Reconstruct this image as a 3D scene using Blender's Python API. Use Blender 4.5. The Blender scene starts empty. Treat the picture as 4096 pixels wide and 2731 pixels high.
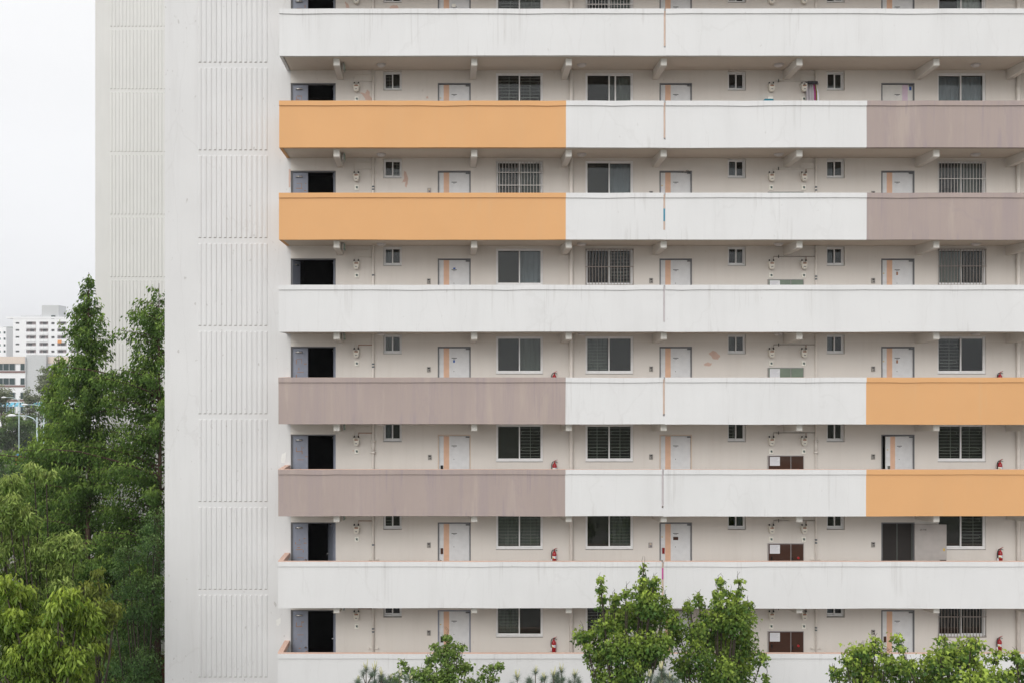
import bpy, math, random
import numpy as np
from mathutils import Vector
R = math.radians
SC = bpy.context.scene
COL = SC.collection

# ------------------------------------------------------------------ camera
cam = bpy.data.objects.new('camera', bpy.data.cameras.new('camera'))
COL.objects.link(cam)
cam.location = (0, -30, 0)
cam.rotation_euler = (R(90), 0, 0)
cam.data.sensor_width = 36.0
cam.data.lens = 36.0 * 4087 / 4096
cam.data.shift_x = (2048 - 1760) / 4096
cam.data.shift_y = (1480 - 1365.5) / 4096
cam.data.clip_start = 0.5
cam.data.clip_end = 3000
SC.camera = cam

# ------------------------------------------------------------------ sky and sun (overcast)
SUN_EL, SUN_ROT = R(31), R(200)
world = bpy.data.worlds.new('World')
SC.world = world
world.use_nodes = True
nt = world.node_tree
nt.nodes.clear()
sky = nt.nodes.new('ShaderNodeTexSky')
sky.sky_type = 'NISHITA'
sky.sun_disc = False
sky.sun_elevation = SUN_EL
sky.sun_rotation = SUN_ROT
sky.air_density = 1.0
sky.dust_density = 4.0
hs = nt.nodes.new('ShaderNodeHueSaturation')
hs.inputs['Saturation'].default_value = 0.25
nt.links.new(sky.outputs[0], hs.inputs['Color'])
tc = nt.nodes.new('ShaderNodeTexCoord')
sep = nt.nodes.new('ShaderNodeSeparateXYZ')
nt.links.new(tc.outputs['Generated'], sep.inputs[0])
ramp = nt.nodes.new('ShaderNodeValToRGB')          # cloud layer, brighter towards the zenith
ramp.color_ramp.elements[0].position = 0.0
ramp.color_ramp.elements[0].color = (0.425, 0.43, 0.445, 1)
ramp.color_ramp.elements[1].position = 0.9
ramp.color_ramp.elements[1].color = (0.60, 0.60, 0.60, 1)
e = ramp.color_ramp.elements.new(0.30)
e.color = (0.47, 0.472, 0.478, 1)
nt.links.new(sep.outputs['Z'], ramp.inputs[0])
nz = nt.nodes.new('ShaderNodeTexNoise')
nz.inputs['Scale'].default_value = 2.2
nz.inputs['Detail'].default_value = 4
mp = nt.nodes.new('ShaderNodeMapping')
mp.inputs['Scale'].default_value = (1, 1, 3)
nt.links.new(tc.outputs['Generated'], mp.inputs[0])
nt.links.new(mp.outputs[0], nz.inputs['Vector'])
mr = nt.nodes.new('ShaderNodeMapRange')
mr.inputs['To Min'].default_value = 16.6
mr.inputs['To Max'].default_value = 19.4
nt.links.new(nz.outputs[0], mr.inputs['Value'])
vm = nt.nodes.new('ShaderNodeVectorMath'); vm.operation = 'SCALE'
nt.links.new(ramp.outputs[0], vm.inputs[0])
nt.links.new(mr.outputs[0], vm.inputs['Scale'])
mx = nt.nodes.new('ShaderNodeMix'); mx.data_type = 'RGBA'
mx.inputs[0].default_value = 0.88
nt.links.new(hs.outputs[0], mx.inputs[6])
nt.links.new(vm.outputs[0], mx.inputs[7])
bg = nt.nodes.new('ShaderNodeBackground')
bg.inputs['Strength'].default_value = 0.126
nt.links.new(mx.outputs[2], bg.inputs['Color'])
wo = nt.nodes.new('ShaderNodeOutputWorld')
nt.links.new(bg.outputs[0], wo.inputs[0])

sd = bpy.data.lights.new('sun', 'SUN')
sd.energy = 1.5
sd.angle = R(32)
sd.color = (1.0, 0.98, 0.95)
sun = bpy.data.objects.new('sun', sd)
COL.objects.link(sun)
dirv = Vector((math.cos(SUN_EL) * math.sin(R(-160)), math.cos(SUN_EL) * math.cos(R(-160)), math.sin(SUN_EL)))
sun.rotation_euler = dirv.to_track_quat('Z', 'Y').to_euler()

SC.view_settings.view_transform = 'Standard'
SC.view_settings.look = 'None'
SC.view_settings.exposure = 0.0
SC.view_settings.gamma = 1.0
SC.view_settings.use_curve_mapping = False
SC.cycles.max_bounces = 8
SC.cycles.transparent_max_bounces = 12

# ------------------------------------------------------------------ geometry constants
GZ = -17.7            # ground level, the camera is at 0
F = 4087.0
WY = 1.463            # plane of the corridor wall; parapet fronts are at 0
FRS = F / 30.0
WLS = F / (30 + WY)
def wx(px): return (px - 1760) / WLS           # wall-plane metres from the survey grid
def fx(px): return (px - 1760) / FRS
def wz(py): return (1480 - py) / WLS
def soffit(r): return 9.219 - 2.7004 * (r - 1)
def floorz(r): return soffit(r + 1) + 0.15
ROWDY = 350.67
def rz(py, r): return wz(py) - 2.7004 * (r - 1)  # height given on the second walkway, moved to walkway r

# ------------------------------------------------------------------ materials
MATS = {}
def newmat(name):
    m = bpy.data.materials.new(name); m.use_nodes = True
    MATS[name] = m
    return m, m.node_tree, m.node_tree.nodes['Principled BSDF']

def mat(name, col, rough=0.7, metal=0.0, spec=0.3):
    m, t, b = newmat(name)
    b.inputs['Base Color'].default_value = (*col, 1)
    b.inputs['Roughness'].default_value = rough
    b.inputs['Metallic'].default_value = metal
    b.inputs['Specular IOR Level'].default_value = spec
    # a little unevenness so that nothing is perfectly flat
    n = t.nodes.new('ShaderNodeTexNoise'); n.inputs['Scale'].default_value = 6; n.inputs['Detail'].default_value = 5
    tcn = t.nodes.new('ShaderNodeTexCoord'); t.links.new(tcn.outputs['Object'], n.inputs['Vector'])
    h = t.nodes.new('ShaderNodeHueSaturation'); h.inputs['Color'].default_value = (*col, 1)
    r = t.nodes.new('ShaderNodeMapRange'); r.inputs['To Min'].default_value = 0.86; r.inputs['To Max'].default_value = 1.14
    t.links.new(n.outputs[0], r.inputs['Value']); t.links.new(r.outputs[0], h.inputs['Value'])
    t.links.new(h.outputs[0], b.inputs['Base Color'])
    return m

def paint(name, col, streak=0.10, stain=(0.36, 0.34, 0.32), blotch=0.05, rough=0.85, freq=5.0, specks=0.25, seed=0.0, light=None, drip=0.0, crack=0.0):
    """old masonry paint: broad blotches, vertical rain streaks, small chips, trowelled bump"""
    m, t, b = newmat(name)
    b.inputs['Roughness'].default_value = rough
    b.inputs['Specular IOR Level'].default_value = 0.15
    tcn = t.nodes.new('ShaderNodeTexCoord')
    def noise(scale3, scale, detail=6, rgh=0.55):
        mpn = t.nodes.new('ShaderNodeMapping'); mpn.inputs['Scale'].default_value = scale3
        mpn.inputs['Location'].default_value = (seed, seed * 1.7, seed * 0.6)
        t.links.new(tcn.outputs['Object'], mpn.inputs[0])
        n = t.nodes.new('ShaderNodeTexNoise'); n.inputs['Scale'].default_value = scale
        n.inputs['Detail'].default_value = detail; n.inputs['Roughness'].default_value = rgh
        t.links.new(mpn.outputs[0], n.inputs['Vector'])
        return n.outputs[0]
    def rng(v, a, b_, c, d):
        n = t.nodes.new('ShaderNodeMapRange'); n.clamp = True
        for k, x in zip(('From Min', 'From Max', 'To Min', 'To Max'), (a, b_, c, d)):
            n.inputs[k].default_value = x
        t.links.new(v, n.inputs['Value']); return n.outputs[0]
    def mix(f, a, c2):
        n = t.nodes.new('ShaderNodeMix'); n.data_type = 'RGBA'
        t.links.new(f, n.inputs[0])
        if isinstance(a, tuple): n.inputs[6].default_value = (*a, 1)
        else: t.links.new(a, n.inputs[6])
        n.inputs[7].default_value = (*c2, 1)
        return n.outputs[2]
    dark = tuple(c * 0.72 for c in col)
    c = mix(rng(noise((1, 1, 0.8), 0.55), 0.35, 0.75, 0, blotch * 4), col, dark)
    c = mix(rng(noise((freq, freq, 0.16), 1.0, 8, 0.7), 0.50, 0.68, 0, streak), c, stain)
    c = mix(rng(noise((freq * 3.3, freq * 3.3, 0.30), 1.0, 6, 0.75), 0.53, 0.70, 0, streak * 0.8), c, stain)
    if light:
        c = mix(rng(noise((freq * 0.8, freq * 0.8, 0.25), 1.3, 5, 0.6), 0.56, 0.70, 0, 0.35), c, light)
    c = mix(rng(noise((1.4, 1.4, 1), 5.5, 3, 0.5), 0.70, 0.74, 0, specks), c, stain)
    if drip > 0:
        def math_(op, a, b_=None, c_=None):
            n = t.nodes.new('ShaderNodeMath'); n.operation = op
            for k, v in enumerate((a, b_, c_)):
                if v is None: continue
                if isinstance(v, (int, float)): n.inputs[k].default_value = v
                else: t.links.new(v, n.inputs[k])
            return n.outputs[0]
        sp = t.nodes.new('ShaderNodeSeparateXYZ'); t.links.new(tcn.outputs['Object'], sp.inputs[0])
        up = math_('FRACT', math_('DIVIDE', math_('SUBTRACT', sp.outputs['Z'], 9.219 - 27.004), 2.7004))
        up = math_('MULTIPLY', up, 2.7004)                       # metres above this parapet's lower edge
        below = math_('SUBTRACT', 1.235, up)                      # metres below its coping
        storey = math_('MULTIPLY', math_('FLOOR', math_('DIVIDE', math_('SUBTRACT', sp.outputs['Z'], 9.219 - 27.004), 2.7004)), 7.31)
        def xn(scale, off, detail=4):
            cb = t.nodes.new('ShaderNodeCombineXYZ'); t.links.new(math_('MULTIPLY', sp.outputs['X'], scale), cb.inputs[0]); t.links.new(math_('ADD', storey, off + seed), cb.inputs[1])
            t.links.new(math_('MULTIPLY', sp.outputs['Z'], .25), cb.inputs[2])
            n = t.nodes.new('ShaderNodeTexNoise'); n.inputs['Scale'].default_value = 1; n.inputs['Detail'].default_value = detail; n.inputs['Roughness'].default_value = .7
            t.links.new(cb.outputs[0], n.inputs['Vector']); return n.outputs[0]
        thin = rng(xn(11, 3.3), .52, .62, 0, 1); where = rng(xn(1.1, 9.1, 2), .50, .66, 0, 1.3)
        m1 = math_('MULTIPLY', thin, rng(math_('SUBTRACT', where, below), 0, .5, 0, 1))
        thin2 = rng(xn(9, 21.0), .52, .62, 0, 1); where2 = rng(xn(1.3, 33.0, 2), .52, .68, 0, .7)
        m2 = math_('MULTIPLY', thin2, rng(math_('SUBTRACT', where2, up), 0, .3, 0, 1))
        c = mix(math_('MULTIPLY', math_('MAXIMUM', m1, m2), drip), c, stain)
    if crack > 0:
        mpn = t.nodes.new('ShaderNodeMapping'); mpn.inputs['Scale'].default_value = (.75, .75, .16); mpn.inputs['Location'].default_value = (seed, 0, seed)
        t.links.new(tcn.outputs['Object'], mpn.inputs[0])
        wob = t.nodes.new('ShaderNodeVectorMath'); wob.operation = 'ADD'
        nw = t.nodes.new('ShaderNodeTexNoise'); nw.inputs['Scale'].default_value = 2.5; nw.inputs['Detail'].default_value = 5; t.links.new(tcn.outputs['Object'], nw.inputs['Vector'])
        sc_ = t.nodes.new('ShaderNodeVectorMath'); sc_.operation = 'SCALE'; sc_.inputs['Scale'].default_value = .12
        t.links.new(nw.outputs['Color'], sc_.inputs[0]); t.links.new(mpn.outputs[0], wob.inputs[0]); t.links.new(sc_.outputs[0], wob.inputs[1])
        vo = t.nodes.new('ShaderNodeTexVoronoi'); vo.feature = 'DISTANCE_TO_EDGE'; vo.inputs['Scale'].default_value = 1.0
        t.links.new(wob.outputs[0], vo.inputs['Vector'])
        c = mix(rng(vo.outputs['Distance'], .002, .009, crack, 0), c, stain)
    t.links.new(c, b.inputs['Base Color'])
    bp = t.nodes.new('ShaderNodeBump'); bp.inputs['Strength'].default_value = 0.35; bp.inputs['Distance'].default_value = 0.006
    t.links.new(noise((1, 1, 1), 14, 8, 0.65), bp.inputs['Height'])
    t.links.new(bp.outputs[0], b.inputs['Normal'])
    return m

paint('white_paint', (0.70, 0.70, 0.70), 0.07, freq=1.6, drip=0.20, crack=0.07)
paint('gable_paint', (0.675, 0.675, 0.675), 0.10, freq=3.0, seed=3, crack=0.10, specks=.5)
paint('tower_paint', (0.675, 0.67, 0.65), 0.07, freq=3.0, seed=5)
paint('orange_paint', (0.69, 0.388, 0.182), 0.12, stain=(0.62, 0.40, 0.22), freq=1.7, specks=0.1, seed=7, drip=0.26, crack=0.08)
paint('mauve_paint', (0.395, 0.325, 0.30), 0.60, stain=(0.33, 0.275, 0.28), blotch=0.08, freq=2.6, seed=9, light=(0.50, 0.42, 0.36), drip=0.8, crack=0.25)
paint('beige_paint', (0.705, 0.675, 0.63), 0.10, stain=(0.42, 0.36, 0.30), freq=1.8, seed=11, specks=0.2)
paint('soffit_paint', (0.63, 0.565, 0.49), 0.08, stain=(0.42, 0.36, 0.30), seed=13)
paint('peach_paint', (0.76, 0.52, 0.42), 0.2, stain=(0.72, 0.62, 0.56), blotch=0.12, freq=0.8, seed=15)
paint('brown_base_paint', (0.17, 0.065, 0.045), 0.2, stain=(0.1, 0.05, 0.04), seed=17)
paint('floor_concrete', (0.60, 0.57, 0.54), 0.2, seed=19)
paint('beam_paint', (0.74, 0.725, 0.68), 0.15, seed=21)
mat('pipe_paint', (0.74, 0.70, 0.65), 0.5)
mat('primer_patch', (0.60, 0.44, 0.37), 0.9)
mat('filler_patch', (0.74, 0.74, 0.72), 0.9)
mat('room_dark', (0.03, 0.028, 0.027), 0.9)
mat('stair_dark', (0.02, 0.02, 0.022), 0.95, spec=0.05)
mat('window_frame_white', (0.80, 0.80, 0.80), 0.4)
mat('sill_grey', (0.30, 0.29, 0.27), 0.6)
mat('bar_white', (0.62, 0.60, 0.58), 0.4)
mat('bar_brown', (0.33, 0.29, 0.26), 0.4)
mat('bar_inner', (0.34, 0.35, 0.32), 0.4)
mat('curtain_green', (0.20, 0.215, 0.20), 0.8)
mat('curtain_light', (0.62, 0.62, 0.62), 0.8)
mat('curtain_blue', (0.30, 0.33, 0.38), 0.8)
mat('insect_screen', (0.032, 0.029, 0.027), 0.8)
mat('door_panel', (0.655, 0.67, 0.68), 0.45)
mat('door_old', (0.66, 0.66, 0.63), 0.5)
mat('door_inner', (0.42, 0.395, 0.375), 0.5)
mat('door_peach', (0.68, 0.44, 0.31), 0.5)
mat('door_pink', (0.62, 0.50, 0.60), 0.5)
mat('door_frame_dark', (0.17, 0.175, 0.185), 0.5)
mat('door_frame_beige', (0.62, 0.52, 0.43), 0.6)
mat('slate_door', (0.235, 0.255, 0.31), 0.45)
mat('rust', (0.34, 0.17, 0.08), 0.9)
mat('black_plastic', (0.012, 0.012, 0.013), 0.3)
mat('brown_lock', (0.065, 0.03, 0.02), 0.3)
mat('red_pouch', (0.22, 0.015, 0.015), 0.4)
mat('steel', (0.55, 0.54, 0.52), 0.25, 0.9)
mat('dark_plate', (0.10, 0.11, 0.10), 0.5)
mat('paper', (0.70, 0.71, 0.74), 0.8)
mat('paper_lines', (0.42, 0.43, 0.47), 0.8)
mat('yellow_sticker', (0.62, 0.42, 0.06), 0.7)
mat('blue_sticker', (0.04, 0.12, 0.40), 0.6)
mat('meter_cream', (0.80, 0.77, 0.69), 0.45)
mat('meter_dial', (0.30, 0.30, 0.29), 0.3)
mat('meter_copper', (0.34, 0.17, 0.10), 0.6)
mat('display_white', (0.86, 0.85, 0.78), 0.5)
mat('display_glass', (0.10, 0.14, 0.13), 0.25)
mat('strap_grey', (0.10, 0.13, 0.15), 0.6)
mat('intercom_brown', (0.10, 0.09, 0.08), 0.4)
mat('intercom_cream', (0.60, 0.50, 0.36), 0.5)
mat('cabinet_brown', (0.060, 0.031, 0.023), 0.12, spec=0.6)
mat('cabinet_green', (0.17, 0.22, 0.17), 0.3, spec=0.5)
mat('cabinet_trim', (0.34, 0.32, 0.32), 0.35)
mat('alarm_red', (0.42, 0.03, 0.035), 0.4)
mat('red_metal', (0.33, 0.008, 0.014), 0.3, spec=0.5)
mat('hose_black', (0.02, 0.02, 0.02), 0.5)
mat('lamp_dome', (0.60, 0.57, 0.56), 0.4)
mat('exit_green', (0.03, 0.20, 0.11), 0.4)
mat('exit_case', (0.35, 0.36, 0.34), 0.4)
mat('teal_cloth', (0.01, 0.20, 0.30), 0.8)
mat('magenta_cloth', (0.38, 0.05, 0.22), 0.8)
mat('olive_cloth', (0.20, 0.15, 0.03), 0.8)
mat('grey_cloth', (0.45, 0.43, 0.46), 0.8)
mat('white_cloth', (0.78, 0.80, 0.86), 0.7)
mat('dark_cloth', (0.06, 0.06, 0.07), 0.8)
mat('gap_view_blue', (0.07, 0.27, 0.38), 0.5)
mat('gap_view_pink', (0.55, 0.12, 0.32), 0.5)
mat('rib_grime_shade', (0.40, 0.385, 0.36), 0.9)
mat('gap_view_peach', (0.60, 0.46, 0.38), 0.8)
mat('gap_view_lilac', (0.55, 0.51, 0.52), 0.8)
mat('bark', (0.060, 0.048, 0.038), 0.95)
mat('bark_pale', (0.11, 0.09, 0.07), 0.95)
mat('bark_red', (0.075, 0.048, 0.036), 0.95)
mat('candle', (0.50, 0.49, 0.27), 0.8)
mat('lamp_post', (0.44, 0.53, 0.54), 0.4, 0.2)
mat('lamp_head', (0.75, 0.76, 0.78), 0.35)
mat('far_white', (0.84, 0.84, 0.86), 0.8)
mat('far_grey', (0.55, 0.56, 0.57), 0.8)
mat('far_peach', (0.70, 0.60, 0.53), 0.8)
mat('far_brown', (0.24, 0.16, 0.15), 0.8)
mat('far_glass', (0.035, 0.06, 0.065), 0.15, spec=0.6)
mat('far_pane', (0.13, 0.13, 0.14), 0.4)
mat('far_loggia', (0.36, 0.31, 0.31), 0.8)
mat('far_orange', (0.75, 0.33, 0.12), 0.8)
mat('awning_blue', (0.14, 0.44, 0.60), 0.6)
mat('play_orange', (0.60, 0.14, 0.03), 0.5)
mat('play_blue', (0.04, 0.16, 0.28), 0.5)
mat('play_pink', (0.60, 0.38, 0.36), 0.6)

def glass(name, tint, r=0.02):
    m, t, b = newmat(name)
    t.nodes.remove(b)
    tr = t.nodes.new('ShaderNodeBsdfTransparent'); tr.inputs[0].default_value = (*tint, 1)
    gl = t.nodes.new('ShaderNodeBsdfGlossy'); gl.inputs['Roughness'].default_value = r
    gl.inputs[0].default_value = (1, 1, 1, 1)
    fr = t.nodes.new('ShaderNodeFresnel'); fr.inputs[0].default_value = 1.42
    mxs = t.nodes.new('ShaderNodeMixShader')
    t.links.new(fr.outputs[0], mxs.inputs[0]); t.links.new(tr.outputs[0], mxs.inputs[1]); t.links.new(gl.outputs[0], mxs.inputs[2])
    t.links.new(mxs.outputs[0], t.nodes['Material Output'].inputs[0])
    return m
glass('window_glass', (0.82, 0.845, 0.83))

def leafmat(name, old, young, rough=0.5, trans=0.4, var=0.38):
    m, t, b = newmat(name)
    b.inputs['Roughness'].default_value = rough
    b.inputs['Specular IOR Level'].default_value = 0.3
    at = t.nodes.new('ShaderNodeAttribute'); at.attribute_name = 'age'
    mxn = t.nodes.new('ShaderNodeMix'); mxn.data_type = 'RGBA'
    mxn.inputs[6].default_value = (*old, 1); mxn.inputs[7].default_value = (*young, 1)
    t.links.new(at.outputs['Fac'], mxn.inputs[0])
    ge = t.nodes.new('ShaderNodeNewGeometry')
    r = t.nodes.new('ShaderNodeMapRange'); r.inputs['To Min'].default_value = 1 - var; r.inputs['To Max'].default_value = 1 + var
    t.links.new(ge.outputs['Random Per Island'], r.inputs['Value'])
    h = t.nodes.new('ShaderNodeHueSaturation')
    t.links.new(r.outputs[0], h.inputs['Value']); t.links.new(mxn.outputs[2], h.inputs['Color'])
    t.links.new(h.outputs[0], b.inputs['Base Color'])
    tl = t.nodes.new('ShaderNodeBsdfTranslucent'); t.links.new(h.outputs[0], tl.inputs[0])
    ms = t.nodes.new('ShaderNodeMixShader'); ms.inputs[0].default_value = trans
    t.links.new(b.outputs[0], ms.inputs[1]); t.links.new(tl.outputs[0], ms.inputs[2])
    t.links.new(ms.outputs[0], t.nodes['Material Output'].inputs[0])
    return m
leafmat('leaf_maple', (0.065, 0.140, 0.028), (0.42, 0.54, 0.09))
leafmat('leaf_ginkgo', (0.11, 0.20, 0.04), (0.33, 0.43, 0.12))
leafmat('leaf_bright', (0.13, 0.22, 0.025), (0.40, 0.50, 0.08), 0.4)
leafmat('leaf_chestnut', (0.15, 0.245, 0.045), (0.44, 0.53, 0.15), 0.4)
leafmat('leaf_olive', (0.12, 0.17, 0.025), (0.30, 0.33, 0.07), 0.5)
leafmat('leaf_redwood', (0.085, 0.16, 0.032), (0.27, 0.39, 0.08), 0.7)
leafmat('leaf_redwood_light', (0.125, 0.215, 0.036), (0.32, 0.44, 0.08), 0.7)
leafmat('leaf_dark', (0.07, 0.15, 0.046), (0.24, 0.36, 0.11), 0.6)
leafmat('leaf_pale', (0.15, 0.18, 0.10), (0.30, 0.33, 0.20), 0.7)
leafmat('leaf_far', (0.06, 0.12, 0.035), (0.17, 0.26, 0.07), 0.8)
leafmat('leaf_far_light', (0.11, 0.18, 0.035), (0.26, 0.35, 0.08), 0.8)
leafmat('leaf_far_dark', (0.032, 0.065, 0.028), (0.09, 0.14, 0.055), 0.8)
leafmat('leaf_pine', (0.08, 0.125, 0.09), (0.19, 0.25, 0.17), 0.5, 0.1)

def ground_mat():
    m, t, b = newmat('ground_grass')
    tcn = t.nodes.new('ShaderNodeTexCoord')
    n = t.nodes.new('ShaderNodeTexNoise'); n.inputs['Scale'].default_value = 0.15; n.inputs['Detail'].default_value = 10
    t.links.new(tcn.outputs['Object'], n.inputs['Vector'])
    cr = t.nodes.new('ShaderNodeValToRGB')
    cr.color_ramp.elements[0].position = 0.35; cr.color_ramp.elements[0].color = (0.06, 0.075, 0.035, 1)
    cr.color_ramp.elements[1].position = 0.65; cr.color_ramp.elements[1].color = (0.13, 0.13, 0.09, 1)
    t.links.new(n.outputs[0], cr.inputs[0]); t.links.new(cr.outputs[0], b.inputs['Base Color'])
    b.inputs['Roughness'].default_value = 0.95
    return m
ground_mat()
mat('asphalt', (0.22, 0.215, 0.21), 0.9)
mat('paving', (0.20, 0.19, 0.18), 0.9)

# ------------------------------------------------------------------ mesh helpers
class MB:
    def __init__(s): s.v = []; s.f = []; s.m = []; s.mats = []; s.smooth = []
    def mi(s, name):
        if name not in s.mats: s.mats.append(name)
        return s.mats.index(name)
    def face(s, pts, m, sm=False):
        k = len(s.v); s.v += [tuple(p) for p in pts]; s.f.append(tuple(range(k, k + len(pts)))); s.m.append(s.mi(m)); s.smooth.append(sm)
    def box(s, x0, x1, y0, y1, z0, z1, m, bev=0.0):
        if bev <= 0:
            k = len(s.v)
            s.v += [(x0, y0, z0), (x1, y0, z0), (x1, y1, z0), (x0, y1, z0), (x0, y0, z1), (x1, y0, z1), (x1, y1, z1), (x0, y1, z1)]
            for q in ((0, 3, 2, 1), (4, 5, 6, 7), (0, 1, 5, 4), (1, 2, 6, 5), (2, 3, 7, 6), (3, 0, 4, 7)):
                s.f.append(tuple(k + i for i in q)); s.m.append(s.mi(m)); s.smooth.append(False)
        else:       # front edges chamfered (front is -y)
            k = len(s.v); b = bev
            s.v += [(x0, y1, z0), (x1, y1, z0), (x1, y1, z1), (x0, y1, z1),
                    (x0, y0 + b, z0), (x1, y0 + b, z0), (x1, y0 + b, z1), (x0, y0 + b, z1),
                    (x0 + b, y0, z0 + b), (x1 - b, y0, z0 + b), (x1 - b, y0, z1 - b), (x0 + b, y0, z1 - b)]
            for q in ((3, 2, 1, 0), (0, 1, 5, 4), (1, 2, 6, 5), (2, 3, 7, 6), (3, 0, 4, 7),
                      (4, 5, 9, 8), (5, 6, 10, 9), (6, 7, 11, 10), (7, 4, 8, 11), (8, 9, 10, 11)):
                s.f.append(tuple(k + i for i in q)); s.m.append(s.mi(m)); s.smooth.append(False)
    def tube(s, pts, rad, m, n=8, cap=True):
        pts = [Vector(p) for p in pts]
        if not isinstance(rad, (list, tuple)): rad = [rad] * len(pts)
        k = len(s.v)
        for i, p in enumerate(pts):
            d = (pts[min(i + 1, len(pts) - 1)] - pts[max(i - 1, 0)])
            if d.length < 1e-9: d = Vector((0, 0, 1))
            d.normalize()
            a = d.cross(Vector((0, 1, 0)) if abs(d.y) < 0.9 else Vector((1, 0, 0))).normalized(); b = d.cross(a)
            for j in range(n):
                t = 2 * math.pi * j / n
                s.v.append(tuple(p + (a * math.cos(t) + b * math.sin(t)) * rad[i]))
        for i in range(len(pts) - 1):
            for j in range(n):
                q = (k + i * n + j, k + i * n + (j + 1) % n, k + (i + 1) * n + (j + 1) % n, k + (i + 1) * n + j)
                s.f.append(q); s.m.append(s.mi(m)); s.smooth.append(True)
        if cap:
            s.f.append(tuple(k + j for j in range(n))[::-1]); s.m.append(s.mi(m)); s.smooth.append(False)
            s.f.append(tuple(k + (len(pts) - 1) * n + j for j in range(n))); s.m.append(s.mi(m)); s.smooth.append(False)
    def prism(s, poly, y0, y1, m):     # poly in (x, z), extruded along y
        n = len(poly); k = len(s.v)
        s.v += [(x, y0, z) for x, z in poly] + [(x, y1, z) for x, z in poly]
        s.f.append(tuple(k + i for i in range(n))); s.m.append(s.mi(m)); s.smooth.append(False)
        s.f.append(tuple(k + n + i for i in range(n))[::-1]); s.m.append(s.mi(m)); s.smooth.append(False)
        for i in range(n):
            s.f.append((k + i, k + n + i, k + n + (i + 1) % n, k + (i + 1) % n)); s.m.append(s.mi(m)); s.smooth.append(False)
    def disc(s, x, z, r, y0, y1, m, n=16):
        s.prism([(x + r * math.cos(2 * math.pi * i / n), z + r * math.sin(2 * math.pi * i / n)) for i in range(n)], y0, y1, m)
    def build(s, name, parent=None, kind=None, label=None):
        me = bpy.data.meshes.new(name)
        me.from_pydata(s.v, [], s.f)
        for mn in s.mats: me.materials.append(MATS[mn])
        me.polygons.foreach_set('material_index', s.m)
        me.polygons.foreach_set('use_smooth', s.smooth)
        me.update()
        o = bpy.data.objects.new(name, me); COL.objects.link(o)
        if parent: o.parent = parent
        if kind: o['kind'] = kind
        if label: o['label'] = label
        return o

def tag(o, label, cat, group=None, kind=None):
    o['label'] = label; o['category'] = cat
    if group: o['group'] = group
    if kind: o['kind'] = kind
    return o
def empty(name, loc=(0, 0, 0), rot=0.0):
    o = bpy.data.objects.new(name, None); COL.objects.link(o); o.location = loc; o.rotation_euler = (0, 0, rot)
    o.empty_display_size = 0.2
    return o
def copy_tree(root, loc, label):
    kids = {}
    for o in COL.objects:
        if o.parent: kids.setdefault(o.parent, []).append(o)
    def rec(o, par):
        c = o.copy(); COL.objects.link(c); c.parent = par
        for ch in kids.get(o, []): rec(ch, c)
        return c
    c = rec(root, None); c.location = loc; c['label'] = label
    return c

# ------------------------------------------------------------------ ground, paths, road
g = MB(); g.face([(-1500, -400, GZ), (1500, -400, GZ), (1500, 2500, GZ), (-1500, 2500, GZ)], 'ground_grass')
g.build('ground', kind='structure')
g = MB(); g.box(-12.5, 40, -5.2, -0.9, GZ - 0.2, GZ + 0.12, 'paving'); g.build('pavement', kind='structure')
g = MB(); g.face([(-90, -80, GZ + 0.004), (90, -80, GZ + 0.004), (90, -9, GZ + 0.004), (-90, -9, GZ + 0.004)], 'paving'); g.build('road', kind='structure')
g = MB(); g.face([(-90, 88, GZ + 0.004), (-20, 88, GZ + 0.004), (-20, 100, GZ + 0.004), (-90, 100, GZ + 0.004)], 'asphalt')
g.build('far_road', kind='structure')
g = MB(); g.face([(-75, 45, GZ + 0.004), (-18, 45, GZ + 0.004), (-18, 84, GZ + 0.004), (-75, 84, GZ + 0.004)], 'paving')
g.build('playground_paving', kind='structure')
# a low wooded hill on the skyline at the far left
def hill():
    m = MB(); nx, ny = 40, 10; rnd = random.Random(4)
    def P(i, j):
        x = -900 + i * 24; y = 900 + j * 45
        h = 52 * math.exp(-((x + 470) / 210) ** 2) * math.exp(-((y - 1120) / 160) ** 2) * (1 + 0.08 * math.sin(i * 1.7) * math.cos(j * 2.1)) + rnd.uniform(0, 2)
        return (x, y, GZ - 2 + h + 14 * math.exp(-((y - 1120) / 160) ** 2))
    G = [[P(i, j) for j in range(ny)] for i in range(nx)]
    for i in range(nx - 1):
        for j in range(ny - 1):
            m.face([G[i][j], G[i + 1][j], G[i + 1][j + 1], G[i][j + 1]], 'leaf_far')
    m.build('hills', kind='structure')
hill()

# ------------------------------------------------------------------ THE APARTMENT BUILDING
bld = empty('apartment_building', (0, WY, GZ))
tag(bld, 'long white apartment block with open walkways and orange, white and mauve parapets', 'building')
BO = Vector((0, -WY, -GZ))    # children are built in world coordinates
def part(mb, name, parent=bld, label=None):
    o = mb.build(name, parent, label=label)
    if parent is bld: o.location = BO
    return o
XR = 24.0
TOP = 17.2
XB = wx(1163)                 # beige corridor wall begins here

holes = []                    # x0, x1, z0, z1
for r in range(0, 8):
    fz = floorz(r)
    holes.append((wx(1163), wx(1343), fz, rz(333, r)))
    for a, b in ((1533, 1607), (2911, 2984), (3307, 3379)): holes.append((wx(a), wx(b), rz(363, r), rz(286, r)))
    for a, b in ((1751, 1883), (2638, 2768), (3525, 3658)): holes.append((wx(a), wx(b), fz, rz(333.5, r)))
    for a, b in ((1984, 2172), (2342, 2533), (3751, 3943)): holes.append((wx(a), wx(b), rz(443, r), rz(293, r)))

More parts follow.
